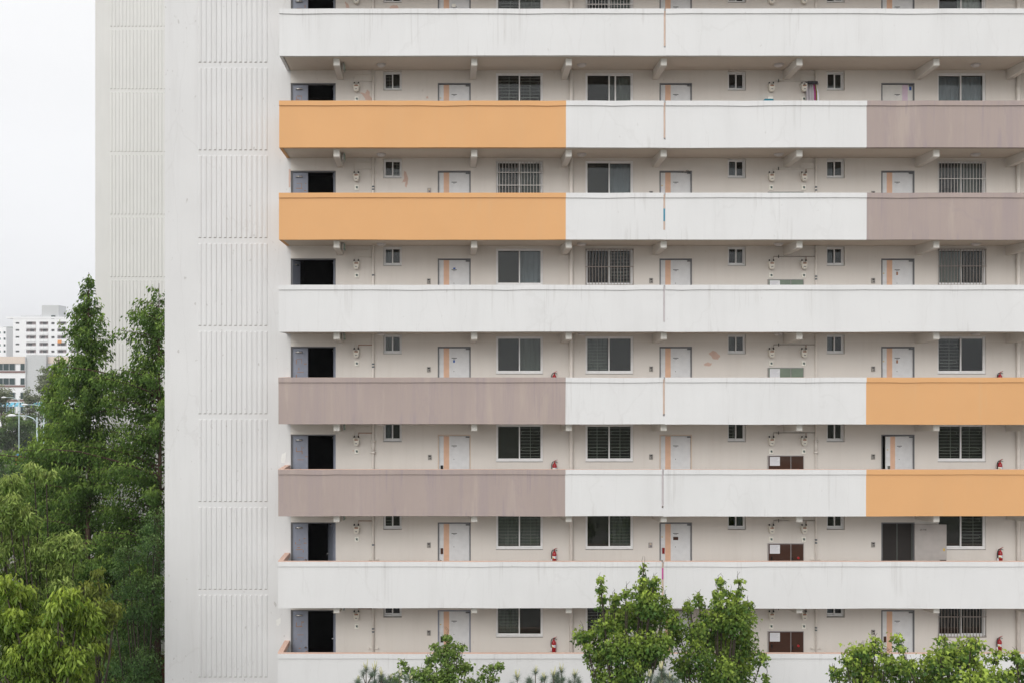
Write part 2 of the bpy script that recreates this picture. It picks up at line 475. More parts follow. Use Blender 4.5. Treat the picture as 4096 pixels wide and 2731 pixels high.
def holed_wall(mb, x0, x1, z0, z1, y, hs, m, depth=0.22, mrev=None):
    hs = [h for h in hs if h[0] >= x0 - 1e-6 and h[1] <= x1 + 1e-6 and h[2] >= z0 - 1e-6 and h[3] <= z1 + 1e-6]
    xs = sorted({x0, x1} | {h[0] for h in hs} | {h[1] for h in hs})
    for i in range(len(xs) - 1):
        a, b = xs[i], xs[i + 1]; c = (a + b) / 2
        col = sorted([h for h in hs if h[0] < c < h[1]], key=lambda h: h[2])
        z = z0
        for h in col:
            if h[2] > z + 1e-6: mb.face([(a, y, z), (b, y, z), (b, y, h[2]), (a, y, h[2])], m)
            z = h[3]
        if z1 > z + 1e-6: mb.face([(a, y, z), (b, y, z), (b, y, z1), (a, y, z1)], m)
    mr_ = mrev or m
    for (a, b, c, d) in hs:
        Y = y + depth
        mb.face([(a, y, c), (a, Y, c), (a, Y, d), (a, y, d)], mr_)
        mb.face([(b, Y, c), (b, y, c), (b, y, d), (b, Y, d)], mr_)
        mb.face([(a, y, d), (a, Y, d), (b, Y, d), (b, y, d)], mr_)
        mb.face([(a, Y, c), (a, y, c), (b, y, c), (b, Y, c)], mr_)

w = MB()
for r in range(0, 8):
    holed_wall(w, XB, XR, soffit(r + 1), soffit(r), WY, holes, 'beige_paint')
w.face([(XB, WY, GZ), (XR, WY, GZ), (XR, WY, soffit(8)), (XB, WY, soffit(8))], 'beige_paint')
w.face([(XB, WY, soffit(0)), (XR, WY, soffit(0)), (XR, WY, TOP), (XB, WY, TOP)], 'beige_paint')
part(w, 'corridor_wall')

# interior rooms behind the openings
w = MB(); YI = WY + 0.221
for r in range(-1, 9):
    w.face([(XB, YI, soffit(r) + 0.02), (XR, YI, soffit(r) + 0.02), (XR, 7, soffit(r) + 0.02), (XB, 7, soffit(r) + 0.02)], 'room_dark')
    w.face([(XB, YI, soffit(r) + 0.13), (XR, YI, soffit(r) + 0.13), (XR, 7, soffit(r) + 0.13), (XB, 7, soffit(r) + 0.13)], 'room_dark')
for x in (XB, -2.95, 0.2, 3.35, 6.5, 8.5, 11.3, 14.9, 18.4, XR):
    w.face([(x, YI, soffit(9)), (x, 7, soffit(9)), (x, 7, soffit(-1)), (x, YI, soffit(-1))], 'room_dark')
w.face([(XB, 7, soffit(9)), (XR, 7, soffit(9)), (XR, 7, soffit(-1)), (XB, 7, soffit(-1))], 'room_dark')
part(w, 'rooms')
XG = wx(659)
# outer shell: roof, back, ends
w = MB()
w.box(XB, XR, 7.3, 14.0, GZ, TOP, 'gable_paint'); part(w, 'rear_block')
w = MB(); w.box(XG - .1, XR + 0.3, -0.1, 14.0, TOP, TOP + 0.35, 'gable_paint'); w.box(-15.0, XR + 0.3, 14.001, 26.2, TOP, TOP + 0.35, 'gable_paint'); part(w, 'roof')

# ribbed gable wall (coplanar with the corridor wall) and its ribs
def ribs(mb, x0, n, pitch, wd, y, tops, h, m, dep=0.022):
    for z1 in tops:
        z0 = z1 - h
        for i in range(n):
            a = x0 + i * pitch; b = a + wd; e = 0.024; l, rr = 0.028, 0.012
            P = [(a, y, z0), (b, y, z0), (b, y, z1), (a, y, z1)]
            Q = [(a + l, y - dep, z0 + e), (b - rr, y - dep, z0 + e), (b - rr, y - dep, z1 - e), (a + l, y - dep, z1 - e)]
            mb.face(Q, m)
            for k in range(4):
                k2 = (k + 1) % 4
                mb.face([P[k], P[k2], Q[k2], Q[k]], 'rib_grime_shade' if k == 0 and m != 'brown_base_paint' else m)  # bottom chamfers: grime plus underside shade put into the colour
XG0 = wx(659)
w = MB()
w.face([(XG0, WY, GZ), (XB, WY, GZ), (XB, WY, TOP), (XG0, WY, TOP)], 'gable_paint')
w.face([(XG0, WY, TOP), (XG0, 14.07, TOP), (XG0, 14.07, GZ), (XG0, WY, GZ)], 'gable_paint')
tops = [wz(2026 - ROWDY * k) for k in range(-2, 8)]
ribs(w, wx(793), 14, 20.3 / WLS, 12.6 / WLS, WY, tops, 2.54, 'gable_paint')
part(w, 'gable_wall')
# the wing set back behind, ribbed too, with a brown base
TS = F / 44.07; TX = (381 - 1760) / TS
w = MB()
zb = (1480 - 2616) / TS
w.face([(TX, 14.07, zb), (XG0, 14.07, zb), (XG0, 14.07, TOP), (TX, 14.07, TOP)], 'tower_paint')
w.face([(TX, 14.07, GZ), (XG0, 14.07, GZ), (XG0, 14.07, zb), (TX, 14.07, zb)], 'brown_base_paint')
w.face([(TX, 14.07, TOP), (TX, 26, TOP), (TX, 26, GZ), (TX, 14.07, GZ)], 'tower_paint')
w.face([(TX, 26, GZ), (TX, 26, TOP), (XR, 26, TOP), (XR, 26, GZ)], 'tower_paint')
t0 = (1480 - 120.5) / TS
tw = [t0 - 2.7004 * k for k in range(-3, 9)]
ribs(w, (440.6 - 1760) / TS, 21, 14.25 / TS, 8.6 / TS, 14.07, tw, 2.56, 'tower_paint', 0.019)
ribs(w, (440.6 - 1760) / TS, 21, 14.25 / TS, 8.6 / TS, 14.07, [zb - 0.05], 2.3, 'brown_base_paint', 0.03)
part(w, 'rear_wing')

# floor slabs, parapets, bracket beams
rnd = random.Random(11)
XL = fx(1114)
for r in range(-1, 11):
    s0 = soffit(r)
    if s0 < GZ + 1 and r > 9: continue
    w = MB(); w.box(XL + 0.12, XR, 0.115, WY - 0.001, s0, s0 + 0.15, 'soffit_paint')
    k = w.f[-5]; w.m[len(w.m) - 5] = w.mi('floor_concrete')
    part(w, 'floor_slab')

def parapet_run(xa, xb, z0, sections, seed, gap_right=False):
    """one trowelled parapet length with its cap band; sections = [(x_end, material)]"""
    rn = random.Random(seed); m = MB(); H = 1.375; C = 0.142
    xs = set([xa, xb]); x = xa
    while x < xb - 0.5:
        x += rn.uniform(0.45, 0.9); 
        if x < xb - 0.2: xs.add(x)
    for e, _ in sections:
        if xa < e < xb: xs.add(e)
    xs = sorted(xs); st = []
    jb = 0
    for x in xs:
        jb = max(-0.012, min(0.012, jb + rn.uniform(-0.006, 0.006)))
        jc = rn.uniform(-0.004, 0.004); jf = rn.uniform(-0.003, 0.003)
        if rn.random() < 0.08: jc -= 0.012
        ks = any(abs(x - e) < 1e-6 for e, _ in sections) and xa < x < xb
        w1, w2 = (rn.uniform(-.007, .007), rn.uniform(-.007, .007)) if ks else (0, 0)
        st.append([(x + w1, jf, z0 + jb), (x + w2, jf, z0 + H - C + jc), (x, -0.032 + jf * 0.5, z0 + H - C + jc), (x, -0.032, z0 + H + jc * 0.5),
                   (x, 0.135, z0 + H), (x, 0.135, z0 + H - C), (x, 0.115, z0 + H - C), (x, 0.115, z0)])
    for i in range(len(xs) - 1):
        c = (xs[i] + xs[i + 1]) / 2
        mt = sections[-1][1]
        for e, mm in sections:
            if c < e: mt = mm; break
        for k in range(8):
            k2 = (k + 1) % 8
            fm = 'peach_paint' if k in (3, 4, 5, 6) else mt
            m.face([st[i][k], st[i + 1][k], st[i + 1][k2], st[i][k2]], fm)
    m.face([st[0][k] for k in range(8)][::-1], sections[0][1])
    m.face([st[-1][k] for k in range(8)], sections[-1][1])
    return m
sets = {1: ['white_paint'] * 3, 2: ['orange_paint', 'white_paint', 'mauve_paint'], 3: ['orange_paint', 'white_paint', 'mauve_paint'], 4: ['white_paint'] * 3,
        5: ['mauve_paint', 'white_paint', 'orange_paint'], 6: ['mauve_paint', 'white_paint', 'orange_paint'], 7: ['white_paint'] * 3, 8: ['white_paint'] * 3}
plabel = {1: 'white parapet', 2: 'parapet painted orange, white and mauve', 3: 'parapet painted orange, white and mauve', 4: 'white parapet',
          5: 'parapet painted mauve, white and orange', 6: 'parapet painted mauve, white and orange', 7: 'white parapet', 8: 'white parapet'}
for r in range(-1, 10):                       # parapet r hangs below the soffit level r
    z0 = soffit(r); ms = sets.get(r, ['white_paint'] * 3)
    dx = -0.006 * (r - 1)
    e1, e2 = fx(2264.5) + dx * 0.7, fx(3468) + dx
    gx = fx(2655) + (dx if r < 6 else -0.06); gw = 0.058
    secL = [(e1, ms[0]), (gx, ms[1])]; secR = [(e2, ms[1]), (XR, ms[2])]
    XL = fx(1117.5) + dx * 1.1
    a = parapet_run(XL, gx, z0, secL, r * 7 + 1)
    # return wall at the left end
    a.box(XL, XL + 0.12, 0.1155, WY - 0.001, z0, z0 + 1.375 - 0.142, ms[0])
    a.box(XL - 0.02, XL + 0.135, 0.136, WY - 0.001, z0 + 1.375 - 0.142, z0 + 1.375, 'peach_paint')
    a.box(gx, gx + gw, 0.008, 0.10, z0 + 0.004, z0 + 0.24 + (0.05 if r in (3, 4) else 0), ms[1])
    part(a, 'parapet', label='left length of ' + plabel.get(r, 'white parapet'))
    js = MB(); js.box(gx + .001, gx + gw - .001, 0.035, 0.075, z0 + .3, z0 + 1.33, 'gap_view_lilac' if r in (4, 6) else 'gap_view_peach')  # added strip, coloured like the bright doors seen through the open joint
    if r == 3: js.box(gx + .002, gx + gw - .002, 0.028, 0.0345, z0 + .55, z0 + .92, 'gap_view_blue')  # added patch for a blue item glimpsed behind the joint
    if r == 7: js.box(gx + .002, gx + gw - .002, 0.028, 0.0345, z0 + .85, z0 + 1.18, 'gap_view_pink')  # added patch for a pink item glimpsed behind the joint
    part(js, 'added_gap_strip')
    b = parapet_run(gx + gw, XR, z0, secR, r * 7 + 3)
    part(b, 'parapet', label='right length of ' + plabel.get(r, 'white parapet'))

def beam(px, r):
    """tapered bracket under the walkway slab"""
    d0 = 0.27; s = F / (30 + d0); x0 = (px - 12 - 1760) / s; x1 = (px + 12 - 1760) / s; z = soffit(r) - 0.001
    prof = [(d0, z), (d0, z - 0.195), (d0 + 0.03, z - 0.220), (WY - 0.001, z - 0.29), (WY - 0.001, z)]
    m = MB(); k = len(m.v); n = len(prof)
    m.v += [(x0, y, zz) for y, zz in prof] + [(x1, y, zz) for y, zz in prof]
    for i in range(n):
        j = (i + 1) % n
        m.f.append((k + i, k + n + i, k + n + j, k + j)); m.m.append(m.mi('beam_paint' if i < 1 else 'beige_paint')); m.smooth.append(False)
    m.f.append(tuple(range(k, k + n))[::-1]); m.m.append(m.mi('beige_paint')); m.smooth.append(False)
    m.f.append(tuple(range(k + n, k + 2 * n))); m.m.append(m.mi('beige_paint')); m.smooth.append(False)
    part(m, 'bracket_beam')
for r in range(0, 9):
    for px in (1346, 1897, 2275, 2655, 3198, 3746, 4124):
        beam(px + (3 if r in (1,) else 0) * 0, r)

# ------------------------------------------------------------------ windows
def curtain(x0, x1, z0, z1, y, m, parent, seed=0):
    c = MB(); n = 14; rn = random.Random(seed); pv = None
    for i in range(n + 1):
        x = x0 + (x1 - x0) * i / n; yy = y + 0.018 * math.sin(i * 2.1 + seed) + rn.uniform(-.004, .004)
        if pv: c.face([(pv[0], pv[1], z0), (x, yy, z0), (x, yy, z1), (pv[0], pv[1], z1)], m)
        pv = (x, yy)
    return c.build('curtain', parent)

def window(x0, x1, z0, z1, panes, ext=None, front='L', seed=0, small=False, mull=None):
    fr = MB(); y = WY + (0.045 if not small else 0.10); t = 0.036 if not small else 0.036
    M_ = 'window_frame_white'
    # outer frame
    fr.box(x0 + .004, x1 - .004, y - 0.02, y + 0.10, z0 + .018, z0 + .012 + t * 1.3, M_)
    fr.box(x0 + .004, x1 - .004, y - 0.02, y + 0.10, z1 - t * .8 - .004, z1 - .004, M_)
    fr.box(x0 + .004, x0 + t * .9, y - 0.02, y + 0.10, z0 + t * 1.3 + .013, z1 - t * .8 - .005, M_)
    fr.box(x1 - t * .9, x1 - .004, y - 0.02, y + 0.10, z0 + t * 1.3 + .013, z1 - t * .8 - .005, M_)
    xa, xb, za, zb_ = x0 + t * .9 + .001, x1 - t * .9 - .001, z0 + t * 1.3 + .014, z1 - t * .8 - .006
    cx = (xa + xb) / 2; ov = t * 0.55
    S = {'L': (xa, cx + ov), 'R': (cx - ov, xb)}
    geo = {}
    for k, (a, b) in S.items():
        yy = y + (0.005 if k == front else 0.042); q = t * 0.95
        fr.box(a, a + q, yy, yy + 0.03, za, zb_, M_)
        fr.box(b - q, b, yy, yy + 0.03, za, zb_, M_)
        fr.box(a + q, b - q, yy, yy + 0.03, za, za + q * 1.25, M_)
        fr.box(a + q, b - q, yy, yy + 0.03, zb_ - q, zb_, M_)
        geo[k] = (a + q, b - q, za + q * 1.25, zb_ - q, yy + 0.012)
    if mull:
        a, b, c, d, yy = geo['R']; fr.box(a + (b - a) * mull, a + (b - a) * mull + 0.045, yy - .006, yy + .02, c, d, M_)
    # outer sill with a shadow gap
    fr.box(x0 + 0.004, x1 - 0.004, WY - 0.012, WY + 0.02, z0 + .001, z0 + 0.016, 'sill_grey')
    o = part(fr, 'window')
    rn = random.Random(seed)
    for k, code in zip('LR', panes):
        a, b, c, d, yy = geo[k]
        p = MB(); p.box(a, b, yy, yy + 0.004, c, d, 'window_glass'); p.build('pane', o)
        if code in 'GH':          # security grille of thin rods inside the glass
            gr = MB(); gy = yy + 0.07; n = max(3, int(round((d - c) / 0.098)))
            for i in range(n):
                z = c + (d - c) * (i + 0.5) / n
                gr.box(a - .01, b + .01, gy, gy + 0.012, z - 0.006, z + 0.006, 'bar_inner')
            xm = (a + b) / 2 + rn.uniform(-.05, .08)
            gr.box(xm - 0.008, xm + 0.008, gy - .004, gy, c, d, 'bar_inner')
            if not small:
                for zz in (c + (d - c) * 0.28, c + (d - c) * 0.8):
                    ring = []
                    for q in range(17):
                        th = 2 * math.pi * q / 16; ex = 0.5 * (b - a - .12)
                        ring.append(((a + b) / 2 + max(-1, min(1, 1.3 * math.cos(th))) * ex, gy - .01, zz + 0.055 * math.sin(th)))
                    gr.tube(ring, 0.006, 'bar_inner', 5, False)
            gr.build('grille', o)
        if code in 'gHwb':
            mt = {'g': 'curtain_green' if seed % 3 else 'curtain_blue', 'H': 'curtain_green', 'w': 'curtain_light', 'b': 'curtain_blue'}[code]
            curtain(a - .02, b + .02, c - .02, d + .02, yy + 0.16, mt, o, seed)
        if code in 's':
            sc = MB(); sc.box(a, b, yy + 0.02, yy + 0.022, c, d, 'insect_screen'); sc.build('insect_screen', o)
    if ext:
        gr = MB(); mt, railz, y_ = ext[0], ext[1], WY - 0.03
        n = 15; 
        for i in range(n + 1):
            x = x0 + 0.01 + (x1 - x0 - .02) * i / n
            gr.tube([(x, y_, z0 + .02), (x, y_, z1 - .02)], 0.0095, mt, 6)
        for z in railz + [z0 + .03, z1 - .03]:
            gr.box(x0 - .01, x1 + .01, y_ - .016, y_ - .008, z - .012, z + .012, mt)
        for x in (x0 + .03, x1 - .03):
            gr.box(x - .01, x + .01, y_ - .01, WY + 0.03, z0 + .045, z0 + .06, mt)
            gr.box(x - .01, x + .01, y_ - .01, WY + 0.03, z1 - .06, z1 - .045, mt)
        gr.build('security_bars', o)
    return o
big = {0: ['GH', 'dg', 'dw'], 1: ['GG', 'dg', 'gb'], 2: ['sg', 'sg', 'dg'], 3: ['sg', 'dG', 'gs'],
       4: ['sg', 'Hs', 'Gd'], 5: ['sG', 'GG', 'GG'], 6: ['HH', 'sH', 'sG'], 7: ['Hs', 'GG', 'ds']}
bx = ((1984, 2172), (2342, 2533), (3751, 3943))
for r in range(8):
    for i, (a, b) in enumerate(bx):
        ext = None; z = lambda p: rz(p, r)
        if (r, i) == (2, 0): ext = ('bar_white', [z(341), z(392)])
        if (r, i) == (0, 1): ext = ('bar_white', [z(371), z(330)])
        if (r, i) == (3, 1): ext = ('bar_brown', [z(367)])
        if (r, i) == (2, 2): ext = ('bar_white', [z(366)])
        if (r, i) == (3, 2): ext = ('bar_brown', [z(364)])
        if (r, i) == (7, 2): ext = ('bar_brown', [z(359)])
        fr_ = 'R' if (r, i) in ((1, 2), (4, 2), (5, 2), (4, 1), (7, 0), (6, 2)) else 'L'
        window(wx(a), wx(b), rz(443, r), rz(293, r), big[r][i], ext, fr_, r * 10 + i, mull=0.25 if (r, i) == (1, 1) else None)
sm = {0: ['dd', 'dd', 'dw'], 1: ['Gd', 'dd', 'ds'], 2: ['dG', 'bd', 'bd'], 3: ['gd', 'dg', 'bd'], 4: ['gd', 'gs', 'gd'], 5: ['bd', 'Gd', 'ds'], 6: ['Gs', 'db', 'ds'], 7: ['dd', 'dd', 'gd']}
smf = {0: 'LLR', 1: 'RLL', 2: 'LLR', 3: 'RLR', 4: 'RRR', 5: 'RRL', 6: 'LRL', 7: 'RLR'}
for r in range(8):
    for i, (a, b) in enumerate(((1533, 1607), (2911, 2984), (3307, 3379))):
        window(wx(a), wx(b), rz(363, r), rz(286, r), sm[r][i], None, smf[r][i], 300 + r * 10 + i, small=True)

# ------------------------------------------------------------------ flat doors
def door(x0, x1, r, ci, state='closed'):
    fz = floorz(r) + 0.002; zt = rz(333.5, r); t = 0.036
    beige = (r == 5 and ci in (0, 1)); grey = (r == 7 and ci == 0)
    fm = 'door_frame_beige' if beige else ('slate_door' if grey else 'door_frame_dark')
    old = (r == 1 and ci == 2)
    # leaf built from the hinge (right side), local x from -w to 0
    w_ = (x1 - x0) - 2 * t - 0.004; h = zt - fz - t - 0.01
    lf = MB()
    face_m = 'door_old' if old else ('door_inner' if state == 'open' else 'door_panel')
    lf.box(-w_, 0, 0, 0.045, 0.008, h, face_m, 0.004)
    leaf = part(lf, 'door', label={'ajar': 'flat door standing ajar', 'open': 'flat door folded fully open against the wall'}.get(state) or ('older off white flat door with pink stripe' if old else None))
    y = WY + 0.035
    leaf.location = BO + Vector((x1 - t - 0.002, y, fz))
    if state == 'ajar': leaf.rotation_euler = (0, 0, R(14))
    if state == 'open':
        leaf.location = BO + Vector((x1 - t + 0.01, WY - 0.03, fz)); leaf.rotation_euler = (0, 0, R(176))
    fr = MB()
    # frame in leaf-parented coordinates is wrong when the leaf turns, so frames hang on the building
    fr.box(x0 + .001, x0 + t, WY - 0.006, WY + 0.12, fz, zt - .001, fm)
    fr.box(x1 - t, x1 - .001, WY - 0.006, WY + 0.12, fz, zt - .001, fm)
    fr.box(x0 + t + .001, x1 - t - .001, WY - 0.006, WY + 0.12, zt - t, zt - .001, fm)
    part(fr, 'door_frame')
    sc = 1 / WLS
    def L(px): return px * sc - (x1 - x0) + t    # px measured from the frame's left edge -> local x
    if state == 'open':                          # seen from inside: closer, lock body, chain
        q = MB(); q.tube([(-.16, .06, h - .17), (-.33, .075, h - .16)], .022, 'steel', 8); q.build('door_closer', leaf)
        q = MB(); q.box(-w_ + .03, -w_ + .20, .046, .085, .93, 1.03, 'black_plastic', .01); q.tube([(-w_ + .12, .08, .90), (-w_ + .02, .13, .90)], .018, 'steel', 8); q.build('door_lock', leaf)
        q = MB(); q.box(-w_ + .05, -w_ + .1, .0455, .048, 1.30, 1.38, 'yellow_sticker'); q.build('sticker', leaf)
        # screen door in the opening
        q = MB(); a, b = x0 + t + .004, x1 - t - .004; yy = WY + .07
        q.box(a, b, yy, yy + .004, fz, zt - t - .004, 'insect_screen')
        for xx in (a, (a + b) / 2 - .015, b - .03): q.box(xx, xx + .03, yy - .012, yy - .001, fz, zt - t - .004, 'dark_plate')
        part(q, 'screen_door')
        return
    s0, s1 = (L(24), L(46)) if not old else (L(86), L(108))
    q = MB(); q.box(s0, s1, -0.0025, -0.0005, 0.012, h - .004, 'door_peach' if not old else 'door_pink'); q.build('door_stripe', leaf)
    zpl = wz(380) - wz(333.5) + (zt - fz)        # number plate height above the floor
    q = MB(); q.box(L(55.5), L(77), -0.005, -.001, zpl, zpl + .022, 'dark_plate'); q.box(L(59), L(73.5), -0.004, -.001, zpl - .038, zpl - .001, 'paper')
    for i in range(3): q.box(L(61.5 + i * 3.6), L(61.5 + i * 3.6 + 2.2), -.0055, -.0042, zpl - .03, zpl - .010, 'dark_plate')
    q.build('number_plate', leaf)
    q = MB(); q.disc(L(65), zpl - .40, .013, -.006, -.001, 'intercom_brown', 10); q.build('peephole', leaf)
    q = MB(); q.box(L(112), L(129) - .01, -.03, -.001, h - .05, h - .01, 'door_frame_dark'); q.build('door_closer', leaf)
    lock = {(4, 0): 'black_plastic', (5, 0): 'black_plastic', (6, 0): 'brown_lock', (7, 0): 'black_plastic', (7, 2): 'brown_lock', (6, 1): 'red_pouch', (5, 2): 'dark_plate'}.get((r, ci))
    if lock:
        zz = {(6, 0): 1.27, (7, 0): 1.25, (7, 2): 1.25, (6, 1): 1.28, (5, 2): 1.12}.get((r, ci), 1.12)
        q = MB(); q.box(L(11.5), L(21.5), -.03, -.001, zz - .09, zz + .09, lock, .008); q.build('door_lock', leaf)
    if r in (6, 7):
        q = MB(); q.tube([(L(12), -.0, .97), (L(12), -.05, .97), (L(24), -.055, .965)], .013, 'steel', 8); q.disc(L(12), .97, .03, -.008, -.001, 'steel', 12); q.build('door_handle', leaf)
    elif r in (4,) and ci > 0:
        q = MB(); q.disc(L(17), 1.12, .022, -.02, -.001, 'steel', 12); q.build('door_lock', leaf)
    note = {(1, 0): 1, (2, 1): 1, (3, 2): 1, (4, 2): 1, (5, 2): 1, (6, 1): 1, (7, 0): 1}.get((r, ci))
    if note:
        q = MB(); q.box(L(5), L(19), -.003, -.001, 1.48, 1.68, 'paper'); q.box(L(9), L(14), -.0045, -.0031, 1.69, 1.715, 'yellow_sticker'); q.build('notice', leaf)
    if (r, ci) == (4, 0):
        q = MB(); q.box(L(62), L(69), -.0055, -.001, zpl - .13, zpl - .05, 'blue_sticker'); q.build('sticker', leaf)
    if (r, ci) == (3, 0) or old:
        q = MB(); xx, zz = (L(62), zpl + .03) if not old else (L(114), h - .17)
        q.box(xx, xx + .07, -.0055, -.001, zz, zz + (.05 if not old else .11), 'blue_sticker'); q.build('sticker', leaf)
    if (r, ci) == (0, 0):
        q = MB(); q.box(L(57), L(72), -.03, -.001, zpl - .0, zpl + .1, 'display_white', .005); q.build('mail_box', leaf)
    if (r, ci) == (6, 1):
        q = MB(); q.box(L(56), L(76), -.006, -.001, zpl - .19, zpl - .09, 'brown_lock'); q.build('nameplate', leaf)
    if (r, ci) in ((3, 2), (4, 2)):
        q = MB(); q.box(L(62), L(69), -.0055, -.001, zpl - .15, zpl - .05, 'meter_copper'); q.build('sticker', leaf)
    if (r, ci) == (2, 1):
        q = MB(); q.tube([(L(92), -.03, h + .0), (L(108), -.22, h + .03)], .018, 'steel', 6); q.tube([(L(108), -.22, h + .03), (L(124), -.04, h + .01)], .012, 'steel', 6); q.build('door_closer', leaf)
dx_ = ((1751, 1883), (2638, 2768), (3525, 3658))
for r in range(8):
    for i, (a, b) in enumerate(dx_):
        st = 'ajar' if (r, i) == (5, 2) else 'open' if (r, i) == (6, 2) else 'closed'
        door(wx(a), wx(b), r, i, st)

# ------------------------------------------------------------------ stairwell double doors
def stair_door(r):
    x0, x1 = wx(1163), wx(1343); fz = floorz(r) + .002; zt = rz(333, r); t = .05; rn = random.Random(r)
    fr = MB()
    fr.box(x0 + .001, x0 + t, WY + .04, WY + .18, fz, zt - .001, 'door_frame_dark')
    fr.box(x1 - t * .7, x1 - .001, WY + .02, WY + .18, fz, zt - .001, 'slate_door' if r in (4, 5, 6, 7) else 'door_frame_dark')
    fr.box(x0 + t + .001, x1 - t * .7 - .001, WY + .02, WY + .18, zt - t * .7, zt - .001, 'door_frame_dark')
    part(fr, 'door_frame')
    h = zt - fz - t * .7 - .008; wl = .47
    lf = MB(); lf.box(0, wl, 0, .045, .008, h, 'slate_door', .004)
    if r != 3:
        q = lf
        for i in range(6):
            a = rn.uniform(.08, .4); z = rn.uniform(.8, h - .3); L_ = rn.uniform(.02, .10)
            if rn.random() < .5: q.box(a, min(a + L_, wl - .01), -.002, -.0005, z, z + .02, 'rust')
            else: q.box(a, a + .018, -.002, -.0005, z, z + L_, 'rust')
        z = 1.62 if r != 6 else 1.30
        for a, b, c, d in ((.1, .3, z, z + .016), (.1, .116, z, z + .14), (.27, .279, z + .02, z + .17), (.12, .26, z + .155, z + .163), (.14, .34, z - .25, z - .238)):
            if rn.random() < .8: q.box(a, b, -.002, -.0005, c, d, 'rust')
    leaf = part(lf, 'stairwell_door', label='slate grey narrow stairwell door leaf' + (' swung inward' if r == 3 else ', scuffed and rusty'))
    leaf.location = BO + Vector((x0 + t + .002, WY + .07, fz)); leaf.rotation_euler = (0, 0, R(68 if r == 3 else 0))
    q = MB(); q.tube([(.09, -.035, h - .13), (.30, -.035, h - .13)], .026, 'steel', 8); q.build('door_closer', leaf)
    if r != 3:
        q = MB(); q.disc(wl - .07, 1.0, .028, -.05, -.001, 'steel', 12); q.build('door_knob', leaf)
    wr = (x1 - x0) - t * 1.7 - wl
    lf = MB(); lf.box(-wr, 0, 0, .045, .008, h, 'slate_door', .004)
    ang = {6: -72, 7: -84}.get(r, -88)
    leaf = part(lf, 'stairwell_door', label='wide slate grey stairwell door leaf standing open inward')
    leaf.location = BO + Vector((x1 - t * .7 - .05, WY + .12, fz)); leaf.rotation_euler = (0, 0, R(ang))
    q = MB(); q.disc(-wr + .07, 1.05, .026, -.05, -.001, 'steel', 12); q.tube([(-.10, -.02, h - .08), (-.2, -.06, h - .06)], .015, 'steel', 6); q.build('door_knob', leaf)
for r in range(8): stair_door(r)
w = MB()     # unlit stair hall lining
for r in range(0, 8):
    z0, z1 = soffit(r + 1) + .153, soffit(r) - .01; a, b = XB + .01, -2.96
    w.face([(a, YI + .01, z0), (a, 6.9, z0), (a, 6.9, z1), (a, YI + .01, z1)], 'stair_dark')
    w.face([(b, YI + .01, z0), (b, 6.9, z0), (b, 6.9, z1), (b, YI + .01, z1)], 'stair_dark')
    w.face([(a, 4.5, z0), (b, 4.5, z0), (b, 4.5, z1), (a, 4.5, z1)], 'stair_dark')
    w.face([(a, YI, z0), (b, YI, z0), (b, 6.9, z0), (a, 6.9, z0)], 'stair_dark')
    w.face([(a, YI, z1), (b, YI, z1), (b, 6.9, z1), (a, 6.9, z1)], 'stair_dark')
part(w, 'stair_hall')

# ------------------------------------------------------------------ pipes running up the corridor wall
def riser(px, rad, rows_sleeve, rows_strap, strap_y=(443, 452)):
    x = wx(px); y = WY - rad - .015
    m = MB(); m.tube([(x, y, GZ + .1), (x, y, TOP)], rad, 'pipe_paint', 12); o = part(m, 'riser_pipe')
    for r in rows_sleeve:
        q = MB(); za, zb2 = rz(359, r), rz(404, r)
        q.tube([(x, y, za + .03), (x, y, za - .035)], rad * 2.1, 'pipe_paint', 14)
        q.tube([(x, y, za - .036), (x, y, zb2 + .036)], rad * 1.5, 'pipe_paint', 12)
        q.tube([(x, y, zb2 + .035), (x, y, zb2 - .035)], rad * 2.2, 'pipe_paint', 14)
        q.build('pipe_sleeve', o)
    for r, p in rows_strap:
        q = MB()
        for pp in p: q.tube([(x, y, rz(pp, r) + .022), (x, y, rz(pp, r) - .022)], rad * 1.12, 'strap_grey', 12)
        q.build('pipe_strap', o)
    for r in (6, 7):
        q = MB(); z = rz(483 if r == 6 else 487, r)
        q.box(x - .14, x + .14, y + .01, y + .03, z - .01, z + .012, 'pipe_paint'); q.box(x - .15, x - .12, y - .02, y + .03, z - .005, z + .035, 'pipe_paint'); q.box(x + .12, x + .15, y - .02, y + .03, z - .005, z + .035, 'pipe_paint')
        q.build('pipe_bracket', o)
riser(1493, .034, [5], [(2, (398, 409)), (3, (400,)), (4, (403, 414)), (6, (422,)), (7, (406, 418))])
riser(3262, .030, [5], [(2, (400, 412)), (3, (405, 416)), (6, (402, 414)), (7, (402, 412))])
for px in (2283.5, 4068):
    m = MB(); m.tube([(wx(px), WY - .075, GZ + .1), (wx(px), WY - .075, TOP)], .058, 'pipe_paint', 14); part(m, 'drain_pipe')

